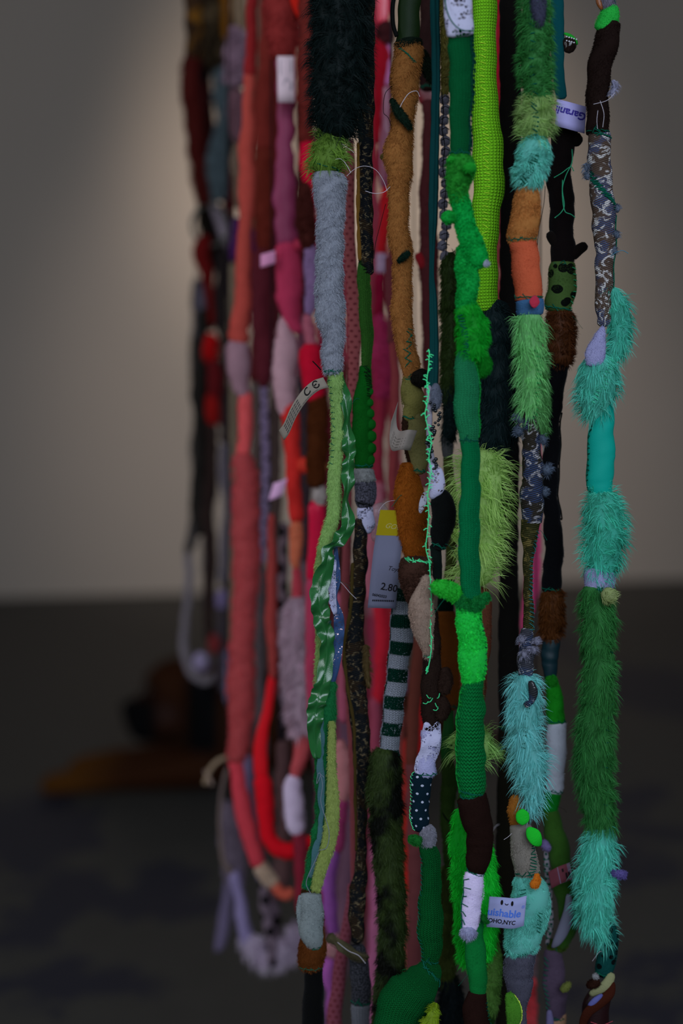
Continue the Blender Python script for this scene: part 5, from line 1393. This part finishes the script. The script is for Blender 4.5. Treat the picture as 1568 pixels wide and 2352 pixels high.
far(1.56, 'dark pink strand with grey and black scraps behind the satin ruffle', (660, 2060),
    ('plush', (66, 26, 28), [(684, 560, 30), (690, 640, 30), (686, 720, 22)], dict(hair=dict(length=6))),
    ('felt', (46, 40, 52), [(692, 860, 26), (698, 960, 30), (702, 1060, 26), (704, 1180, 22), (700, 1290, 22)]),
    ('dots', (70, 62, 78), [(652, 1200, 22), (650, 1300, 24), (648, 1400, 24), (650, 1480, 20)], dict(c2=(8, 8, 14), mk=dict(p=.02, r2=.1))),
    ('felt', (14, 14, 18), [(648, 1460, 20), (652, 1500, 26), (648, 1530, 16)]),
    ('felt', (88, 80, 104), [(652, 1520, 22), (660, 1570, 30), (650, 1620, 22)]),
    ('felt', (14, 14, 22), [(646, 1600, 12), (648, 1680, 16), (650, 1720, 12)]),
    ('felt', (60, 46, 54), [(650, 1700, 30), (648, 1800, 34), (652, 1900, 30), (650, 2000, 40), (652, 2060, 22)]))

far(1.44, 'pink and red strand hanging beside the dark brocade tube', (870, 2480),
    ('satin', (132, 24, 50), [(878, -140, 34), (880, 20, 34), (876, 60, 24)], dict(flat=.5)),
    ('plush', (44, 18, 24), [(882, 50, 30), (884, 80, 40), (880, 105, 28)], dict(hair=dict(length=8))),
    ('felt', (92, 8, 22), [(872, 80, 22), (876, 130, 40), (872, 200, 26), (868, 300, 20), (866, 330, 12)], dict(label='crimson felt piece')),
    ('felt', (122, 80, 132), [(888, 90, 18), (888, 160, 22), (886, 200, 20)], dict(label='lilac felt piece')),
    ('satin', (80, 22, 54), [(884, 190, 28), (886, 300, 34), (888, 400, 34), (884, 440, 24)], dict(flat=.5, label='plum satin ribbon')),
    ('felt', (122, 18, 28), [(884, 425, 18), (888, 480, 28), (882, 540, 26), (874, 590, 18)], dict(label='red felt piece')),
    ('felt', (116, 104, 140), [(874, 580, 22), (876, 605, 26), (874, 630, 22)], dict(cap=4, label='pale lilac band')),
    ('felt', (86, 10, 38), [(874, 622, 24), (872, 700, 24), (870, 740, 22)]),
    ('plush', (124, 38, 84), [(872, 720, 30), (876, 800, 46), (880, 860, 46), (876, 920, 36)], dict(label='hot pink plush', hair=dict(length=6))),
    ('felt', (98, 28, 50), [(876, 905, 34), (872, 980, 26), (868, 1050, 24), (872, 1110, 26), (884, 1150, 20)]),
    ('felt', (118, 72, 96), [(872, 1100, 30), (862, 1200, 34), (850, 1300, 34), (850, 1380, 30)]),
    ('felt', (136, 26, 46), [(872, 1380, 30), (878, 1450, 36), (874, 1540, 32), (866, 1620, 26)], dict(label='crimson felt tube')),
    ('felt', (112, 52, 80), [(862, 1600, 28), (860, 1720, 30), (862, 1850, 26)]),
    ('felt', (118, 70, 112), [(862, 1830, 26), (864, 1960, 30), (866, 2080, 36), (860, 2200, 34), (852, 2300, 30), (850, 2480, 28)], dict(label='orchid felt tube')))

far(1.30, 'dusty rose strand hanging beside the tan plush strand', (905, 1560),
    ('felt', (74, 32, 40), [(896, 590, 22), (896, 660, 26), (900, 740, 22), (898, 790, 16)]),
    ('felt', (98, 40, 46), [(900, 780, 14), (908, 880, 22), (906, 980, 22), (902, 1080, 22), (900, 1180, 18)], dict(label='rose felt strip')))

far(1.27, 'fuzzy dark maroon strand hanging between the tan plush and the teal ribbon', (960, 2300),
    ('plush', (40, 18, 20), [(984, -140, 40), (984, 60, 42), (982, 160, 44), (984, 210, 40)], dict(hair=dict(length=6, cap=3000))),
    ('satin', (84, 6, 16), [(978, 196, 40), (980, 215, 46), (984, 240, 36)], dict(label='crimson band')),
    ('plush', (66, 28, 34), [(984, 230, 30), (988, 300, 34), (984, 400, 34), (982, 450, 40), (984, 520, 38), (984, 590, 44), (986, 680, 38), (988, 780, 36), (990, 900, 34)], dict(label='fuzzy maroon tube', hair=dict(length=7, cap=5000))),
    ('felt', (98, 18, 26), [(958, 582, 18, -3), (966, 600, 22, -4), (974, 618, 18, -3)]),
    ('felt', (84, 46, 50), [(986, 880, 26), (975, 1000, 26), (970, 1120, 30)]),
    ('felt', (80, 40, 36), [(970, 1400, 24), (960, 1500, 28), (950, 1620, 30), (945, 1760, 28)], dict(label='reddish brown tube')),
    ('felt', (84, 44, 50), [(946, 1750, 30), (950, 1900, 34), (955, 2050, 38), (950, 2200, 36), (944, 2300, 32)], dict(label='dusty rose felt tube')))

far(1.52, 'red and peach strand behind the striped sock', (940, 2300),
    ('felt', (120, 92, 130), [(948, 1540, 24), (952, 1580, 26), (950, 1610, 20)], dict(label='lilac felt piece')),
    ('felt', (128, 22, 30), [(956, 1590, 28), (962, 1660, 34), (955, 1740, 28)], dict(label='red felt piece')),
    ('felt', (140, 30, 28), [(934, 1700, 18), (938, 1790, 22), (936, 1880, 20), (938, 1980, 24), (934, 2060, 20)], dict(label='red felt ribbon')),
    ('felt', (118, 62, 62), [(936, 2040, 22), (938, 2120, 26), (936, 2200, 24), (932, 2300, 20)]))

far(1.31, 'orchid pink and violet strand hanging beside the inside-out green strip', (775, 2480),
    ('felt', (116, 60, 90), [(778, 1360, 16), (782, 1460, 26), (788, 1560, 28), (790, 1660, 26)]),
    ('felt', (128, 88, 104), [(782, 1700, 24), (788, 1760, 46), (788, 1820, 40), (786, 1845, 28)], dict(label='pale pink felt lump')),
    ('felt', (104, 40, 84), [(784, 1830, 34), (778, 1900, 34), (770, 1960, 36)], dict(label='magenta felt piece')),
    ('felt', (96, 56, 128), [(764, 1940, 36), (754, 2010, 38), (756, 2080, 34), (768, 2150, 26)], dict(label='violet felt piece')),
    ('felt', (120, 92, 110), [(770, 2140, 24), (764, 2180, 36), (768, 2200, 28)]),
    ('felt', (110, 62, 136), [(756, 2200, 30), (754, 2240, 36), (760, 2280, 26), (756, 2480, 24)], dict(label='violet felt piece')))

far(1.62, 'mauve grey strand seen between the violet strand and the brocade', (800, 2100),
    ('felt', (80, 60, 86), [(782, 1500, 26), (786, 1640, 30), (800, 1800, 34), (796, 1960, 40), (786, 2080, 34), (780, 2180, 26)]))

# dark cluster at the back
far(1.98, 'red and black patterned strand at the outer back edge of the cluster', (450, 1480),
    ('brocade', (26, 18, 14), [(440, -140, 44), (442, 0, 44), (446, 80, 40), (440, 140, 36)], dict(c2=(86, 60, 20), mk=dict(scale=30))),
    ('plush', (48, 12, 12), [(438, 125, 32), (436, 200, 40), (446, 280, 38), (450, 350, 34), (458, 420, 32), (470, 470, 24)], dict(label='dark red plush tube', hair=dict(length=8))),
    ('felt', (56, 8, 10), [(472, 540, 30), (462, 580, 40), (472, 620, 30), (484, 700, 18), (486, 750, 16)], dict(label='dark red felt lump')),
    ('felt', (104, 8, 12), [(484, 765, 26), (484, 800, 36), (482, 830, 32)], dict(label='bright red felt lump', cap=4)),
    ('felt', (58, 12, 18), [(486, 825, 30), (496, 870, 36), (494, 920, 30)]),
    ('felt', (88, 12, 14), [(486, 900, 28), (490, 950, 34), (488, 980, 24)], dict(label='red felt lump')),
    ('felt', (26, 20, 22), [(488, 970, 26), (486, 1080, 26), (476, 1180, 30), (484, 1260, 28), (480, 1350, 26), (478, 1470, 22)]),
    ('felt', (74, 28, 34), [(484, 1455, 20), (492, 1480, 32), (486, 1500, 20)]))

So = far(2.02, 'ochre and black strand with pale blue plush lobes', (500, 1420),
    ('brocade', (22, 18, 14), [(478, -140, 50), (480, 0, 50), (484, 70, 56), (490, 130, 48), (500, 170, 30)], dict(c2=(58, 50, 40), mk=dict(scale=30))),
    ('felt', (80, 52, 14), [(516, -140, 24), (518, 0, 24), (517, 60, 22), (514, 95, 18)], dict(label='ochre felt strip')),
    ('plush', (62, 78, 94), [(506, 150, 32), (506, 210, 32), (512, 260, 26), (508, 310, 32), (498, 370, 48), (502, 420, 46), (500, 462, 24)], dict(label='pale blue plush tube', hair=dict(length=8))),
    ('felt', (60, 10, 14), [(524, 390, 26, 6), (530, 450, 28, 6), (524, 500, 20, 6)]),
    ('felt', (86, 84, 104), [(492, 465, 22), (505, 510, 24), (524, 550, 26), (544, 590, 22)], dict(label='grey lavender strap')),
    ('felt', (20, 18, 22), [(510, 500, 36, 8), (516, 600, 40, 8), (510, 700, 42, 8), (520, 780, 36, 8), (522, 860, 30, 8)], dict(label='black felt tube')),
    ('felt', (30, 26, 32), [(520, 850, 34), (516, 940, 36), (522, 1020, 30)]),
    ('felt', (66, 66, 84), [(520, 1010, 22), (512, 1080, 26), (524, 1150, 22), (516, 1250, 24), (512, 1340, 22)], dict(label='slate felt tube')),
    ('felt', (84, 80, 124), [(508, 1355, 22), (510, 1380, 28), (508, 1400, 20)]),
    ('felt', (40, 38, 50), [(508, 1395, 24), (510, 1480, 26), (512, 1560, 30), (520, 1590, 24)]))

el = [(487 + 43 * math.cos(a * math.pi / 12), 522 + 46 * math.sin(a * math.pi / 12), 24) for a in range(25)]
thread_px(So, el, M('cotton', C(58, 62, 66)), 4.5, name='wire_ring', n=60)

far(2.06, 'grey and black strand that ends in a curled grey loop with a white pompom', (460, 1580),
    ('felt', (14, 12, 12), [(464, 440, 22), (470, 520, 26), (478, 600, 24), (474, 660, 20)]),
    ('felt', (60, 60, 80), [(460, 655, 16), (462, 690, 24), (464, 715, 16)]),
    ('felt', (20, 20, 22), [(464, 710, 22), (462, 800, 28), (456, 880, 30), (452, 905, 32), (456, 960, 26), (458, 1060, 24), (452, 1110, 32), (456, 1180, 38), (464, 1230, 36)], dict(label='charcoal felt tube')),
    ('felt', (34, 34, 44), [(476, 1220, 24), (482, 1290, 36), (480, 1340, 28), (474, 1400, 24)]),
    ('felt', (44, 44, 50), [(446, 1190, 18), (438, 1240, 22), (430, 1275, 20)]),
    ('felt', (76, 76, 92), [(432, 1265, 18), (434, 1340, 18), (426, 1420, 18), (422, 1480, 20), (432, 1530, 20), (452, 1556, 22), (475, 1566, 18), (490, 1545, 14)], dict(label='grey curled loop')),
    ('plush', (118, 118, 160), [(462, 1496, 20, -10), (463, 1515, 34, -10), (464, 1534, 20, -10)], dict(name='pompom', label='white pompom', hair=dict(length=6))))

s = far(1.72, 'lilac fur strand beside the salmon felt tube', (540, 2200),
    ('felt', (70, 62, 56), [(550, -140, 30), (550, 20, 30), (552, 80, 24)]),
    ('fur', (92, 80, 104), [(550, 60, 26), (542, 110, 42), (540, 160, 44), (546, 200, 36)], dict(label='lilac fur piece', hair=dict(length=16))),
    ('plush', (84, 64, 82), [(544, 205, 30), (542, 250, 38), (546, 290, 32), (552, 330, 20)], dict(label='mauve plush lobe', hair=dict(length=8))),
    ('felt', (72, 64, 62), [(548, 325, 18), (542, 370, 26), (546, 420, 22), (552, 480, 20)]),
    ('felt', (44, 20, 66), [(548, 500, 28), (542, 560, 30), (536, 600, 24)], dict(label='deep violet felt')),
    ('felt', (46, 18, 60), [(590, 520, 26), (598, 570, 34), (604, 610, 22)]),
    ('felt', (74, 70, 66), [(534, 600, 20, 10), (530, 800, 24, 10), (536, 960, 26, 10), (540, 1100, 20, 10), (536, 1300, 22, 10), (530, 1500, 22, 10)], dict(label='taupe felt strip')),
    ('felt', (66, 66, 96), [(528, 1490, 26), (530, 1560, 30), (526, 1620, 24)]),
    ('plush', (88, 84, 110), [(520, 1840, 26), (528, 1900, 44), (534, 1960, 52), (540, 2010, 44), (544, 2040, 26)], dict(label='pale grey lavender plush', hair=dict(length=10))))
thread_px(s, [(532, 1728, 20), (505, 1738, 20), (485, 1760, 20), (474, 1790, 20)], M('cotton', C(100, 92, 86)), 6, name='curved_cord')
thread_px(s, [(474, 1760, 20), (482, 1775, 20), (490, 1792, 20)], M('cotton', C(100, 92, 96)), 5, name='curved_cord')

far(1.63, 'pale blue white strand whose lower end loops in a shaggy white fur garland', (640, 2240),
    ('felt', (70, 64, 70), [(522, 1760, 10, -4), (508, 1830, 10, -4), (506, 1900, 10, -4), (516, 1980, 14, -4), (540, 2010, 22)]),
    ('felt', (88, 86, 130), [(536, 2000, 34), (550, 2060, 26), (556, 2110, 30), (566, 2160, 32), (572, 2180, 30)], dict(label='pale blue cotton strip')),
    ('fur', (116, 112, 190), [(566, 2150, 32), (580, 2178, 44), (612, 2196, 52), (645, 2190, 50), (676, 2165, 44), (692, 2130, 36)], dict(label='shaggy white garland', hair=dict(length=24, cap=3800, lift=.9, flow=.2), k=1.4)))

far(1.80, 'narrow pale grey strip hanging loose below the lavender plush', (510, 2180),
    ('plush', (70, 66, 88), [(536, 1920, 30), (530, 1990, 34), (530, 2020, 28)], dict(hair=dict(length=7))),
    ('felt', (72, 70, 104), [(526, 2010, 22), (522, 2070, 26), (514, 2120, 28), (506, 2165, 26), (500, 2185, 16)], dict(label='pale grey loose strip')))

far(1.68, 'grey lavender strand with black spots seen above the white garland', (640, 2200),
    ('felt', (62, 52, 64), [(638, 1980, 40), (640, 2030, 44), (630, 2070, 34)]),
    ('felt', (10, 10, 14), [(606, 2036, 12), (616, 2046, 20), (626, 2052, 12)]),
    ('dots', (74, 68, 90), [(620, 2050, 26), (628, 2100, 32), (632, 2150, 26), (634, 2190, 20)], dict(c2=(8, 8, 12), mk=dict(p=.022, r2=.1))))

far(1.34, 'hot pink ribbon hanging behind the olive gold brocade', (1220, 1520),
    ('felt', (118, 40, 84), [(1238, 1000, 10), (1236, 1150, 12), (1232, 1230, 22), (1226, 1300, 34), (1216, 1380, 34), (1206, 1440, 24), (1202, 1500, 10)], dict(label='hot pink ribbon', flat=.3)))
far(1.32, 'coral fur strand hanging beside the grey plush end', (1215, 2480),
    ('plush', (70, 60, 74), [(1228, 2130, 14, 6), (1226, 2200, 18, 6), (1222, 2260, 20, 4)], dict(hair=dict(length=5))),
    ('fur', (112, 40, 52), [(1220, 2245, 20), (1216, 2300, 30), (1212, 2350, 34), (1210, 2480, 34)], dict(label='coral fur', hair=dict(length=10))))
far(1.40, 'crimson strand seen between the lime woven tube and the black post', (1144, 700),
    ('felt', (84, 10, 24), [(1144, -140, 18), (1144, 60, 18), (1142, 200, 20), (1144, 300, 16)]),
    ('felt', (84, 34, 42), [(1144, 290, 14), (1146, 420, 14), (1142, 640, 16), (1148, 760, 14)]))

far(1.78, 'dark grey and plum strand filling the back of the pink group', (640, 1700),
    ('felt', (60, 50, 48), [(592, -140, 20), (592, 120, 18), (594, 360, 18), (590, 480, 26)]),
    ('felt', (64, 58, 52), [(596, 470, 30), (594, 520, 30), (588, 560, 22)]),
    ('felt', (56, 50, 54), [(590, 900, 26), (588, 1040, 30), (584, 1150, 26), (590, 1300, 24), (588, 1480, 24), (590, 1650, 26)], dict(label='dark grey felt tube')),
    ('felt', (60, 52, 56), [(632, 870, 30), (630, 1000, 32), (634, 1150, 28), (632, 1300, 26)]))

# fillers deep in the cluster, dark group
far(2.12, 'black strand mottled with dark red lumps beside the blue plush lobes', (470, 1300),
    ('plush', (44, 14, 10), [(462, -140, 46), (462, 40, 48), (466, 130, 44)], dict(c2=(70, 46, 14), mk=dict(scale=30), hair=dict(length=9))),
    ('plush', (46, 6, 8), [(464, 120, 42), (462, 220, 46), (472, 300, 40), (466, 380, 44), (474, 460, 34)], dict(c2=(12, 8, 10), mk=dict(scale=25), hair=dict(length=8))),
    ('felt', (14, 10, 12), [(476, 450, 30), (484, 560, 34), (478, 660, 28), (484, 760, 26)]),
    ('felt', (46, 8, 10), [(478, 650, 18), (476, 700, 22), (478, 750, 16)]),
    ('felt', (16, 13, 15), [(476, 820, 30), (480, 900, 34), (478, 1000, 28), (486, 1100, 30), (478, 1200, 28), (480, 1300, 20)]))
far(2.18, 'brown black strand with taupe patches hanging behind the ochre strip', (520, 1400),
    ('plush', (22, 16, 12), [(512, -140, 44), (510, 40, 46), (514, 150, 40)], dict(hair=dict(length=9))),
    ('felt', (18, 14, 16), [(526, 140, 32), (522, 300, 34), (528, 420, 30), (520, 560, 36), (526, 700, 34), (518, 820, 36), (526, 960, 30)]),
    ('felt', (58, 54, 54), [(530, 950, 20), (528, 1080, 22), (532, 1220, 20)]),
    ('felt', (30, 28, 36), [(526, 1200, 24), (520, 1320, 26), (522, 1400, 18)]))
far(2.22, 'charcoal strand with grey blue flecks at the dim outer edge', (452, 1300),
    ('plush', (26, 22, 22), [(452, 640, 20), (456, 740, 26), (450, 840, 24), (458, 950, 26)], dict(c2=(60, 62, 78), mk=dict(scale=22), hair=dict(length=7))),
    ('felt', (34, 34, 38), [(456, 940, 22), (450, 1040, 28), (456, 1120, 26), (448, 1200, 28), (440, 1260, 18)]),
    ('felt', (22, 20, 22), [(470, 1000, 20), (474, 1120, 24), (466, 1220, 22)]))
# fillers deep in the cluster, pink and plum group
far(1.86, 'dark red felt strand behind the salmon felt tube', (592, 1900),
    ('felt', (70, 20, 22), [(594, -140, 34), (596, 60, 32), (592, 200, 36), (598, 330, 32), (592, 460, 34)]),
    ('felt', (54, 18, 24), [(594, 450, 36), (588, 600, 38), (592, 760, 36), (586, 880, 34)]),
    ('felt', (58, 54, 60), [(588, 870, 30), (592, 1000, 34), (588, 1160, 30), (594, 1320, 32), (588, 1480, 30)]),
    ('felt', (62, 40, 50), [(590, 1470, 32), (596, 1620, 30), (590, 1780, 32), (594, 1900, 24)]))
far(1.90, 'brick red plush strand behind the magenta satin tube', (630, 1600),
    ('plush', (84, 28, 28), [(628, -140, 40), (630, 80, 40), (626, 240, 42), (632, 400, 40), (626, 540, 38)], dict(hair=dict(length=8))),
    ('felt', (64, 24, 34), [(628, 530, 36), (632, 660, 34), (626, 800, 36)]),
    ('felt', (66, 60, 64), [(628, 790, 34), (634, 940, 32), (628, 1100, 34), (632, 1280, 30)]),
    ('felt', (92, 44, 54), [(632, 1270, 28), (628, 1400, 30), (634, 1600, 26)]))
far(1.82, 'maroon strand with black spots hanging left of the white plush', (694, 1500),
    ('felt', (84, 18, 22), [(690, -140, 32), (694, 80, 34), (690, 240, 34)]),
    ('dots', (58, 22, 24), [(692, 230, 36), (696, 380, 36), (690, 520, 38), (694, 640, 34)], dict(c2=(10, 8, 10), mk=dict(p=.016, r2=.06))),
    ('felt', (70, 40, 60), [(692, 630, 34), (696, 760, 36), (690, 900, 34)]),
    ('felt', (48, 34, 40), [(692, 890, 34), (698, 1050, 32), (692, 1200, 34)]),
    ('felt', (88, 78, 96), [(694, 1190, 30), (698, 1340, 30), (692, 1500, 26)]))
far(1.70, 'plum strand hanging behind the white plush and satin ruffle', (742, 2150),
    ('felt', (88, 18, 44), [(738, 300, 40), (744, 460, 40), (738, 620, 42), (744, 780, 40), (738, 900, 42)]),
    ('felt', (98, 36, 62), [(740, 890, 40), (746, 1040, 38), (740, 1180, 40)]),
    ('felt', (86, 30, 44), [(742, 1170, 38), (748, 1320, 40), (742, 1480, 38)]),
    ('felt', (94, 56, 82), [(744, 1470, 38), (738, 1640, 40), (744, 1820, 38), (740, 2000, 36), (742, 2150, 28)]))
far(1.66, 'dusty raspberry strand hanging between the ruffle and the brocade', (786, 2250),
    ('felt', (104, 40, 58), [(784, 380, 36), (788, 520, 38), (782, 680, 38), (788, 840, 36)]),
    ('plush', (84, 34, 42), [(786, 830, 38), (782, 980, 40), (788, 1120, 38), (784, 1260, 38)], dict(hair=dict(length=7))),
    ('felt', (58, 34, 36), [(784, 1250, 34), (788, 1360, 36), (782, 1480, 34)]),
    ('felt', (110, 58, 84), [(784, 1470, 36), (790, 1620, 38), (784, 1780, 36)]),
    ('felt', (80, 56, 84), [(786, 1770, 36), (780, 1920, 36), (786, 2100, 34), (784, 2250, 26)]))
far(1.74, 'wine red strand hanging behind the dark brocade tube', (852, 2200),
    ('felt', (88, 22, 38), [(850, -140, 36), (854, 80, 36), (850, 260, 38), (856, 420, 36)]),
    ('felt', (92, 34, 52), [(852, 410, 38), (858, 560, 38), (852, 720, 40), (856, 880, 36)]),
    ('felt', (96, 30, 46), [(854, 870, 36), (850, 1000, 36), (856, 1140, 34)]),
    ('felt', (120, 76, 100), [(854, 1130, 34), (850, 1260, 36), (856, 1420, 34)]),
    ('felt', (106, 40, 66), [(852, 1410, 36), (858, 1580, 36), (852, 1760, 34), (856, 1980, 34), (852, 2200, 26)]))
far(1.62, 'rosewood strand hanging behind the tan plush and striped sock', (908, 2250),
    ('felt', (92, 34, 46), [(904, 560, 34), (908, 700, 34), (902, 860, 36), (908, 1000, 34)]),
    ('felt', (100, 44, 58), [(904, 990, 34), (908, 1140, 34), (902, 1280, 34)]),
    ('felt', (112, 30, 44), [(904, 1270, 34), (898, 1400, 36), (904, 1560, 34)]),
    ('felt', (92, 48, 52), [(906, 1550, 36), (912, 1720, 36), (906, 1900, 34), (910, 2080, 34), (906, 2250, 26)]))

# stray thread ends on the strands in front
RT = np.random.default_rng(21)
for o in FRONT:
    for k in range(5):
        t = o.tubes[RT.integers(len(o.tubes))]
        if t.L < 50:
            continue
        side = RT.choice([-1, 1])
        p0, T_, S_ = surf(t, RT.uniform(.1, .9), side * RT.uniform(20, 80), 0.0)
        n, L = 12, RT.uniform(14, 46) * t.sc
        ph, a1 = RT.uniform(0, 6), RT.uniform(.2, .6)
        line = [p0 + np.array([side * L * (i / n) * math.cos(a1), -.10 * L * math.sin(3.1 * i / n), -L * (i / n) ** 1.7 * 0.8 + .12 * L * math.sin(ph + 4.0 * i / n)]) for i in range(n + 1)]
        threads(o, 'loose_thread', [line], RT.uniform(.35, .7) * t.sc, [TH_G, TH_K, TH_G, TH_W][RT.integers(4)])
print('HAIRS', HAIRS[0], 'OBJECTS', len(bpy.data.objects))
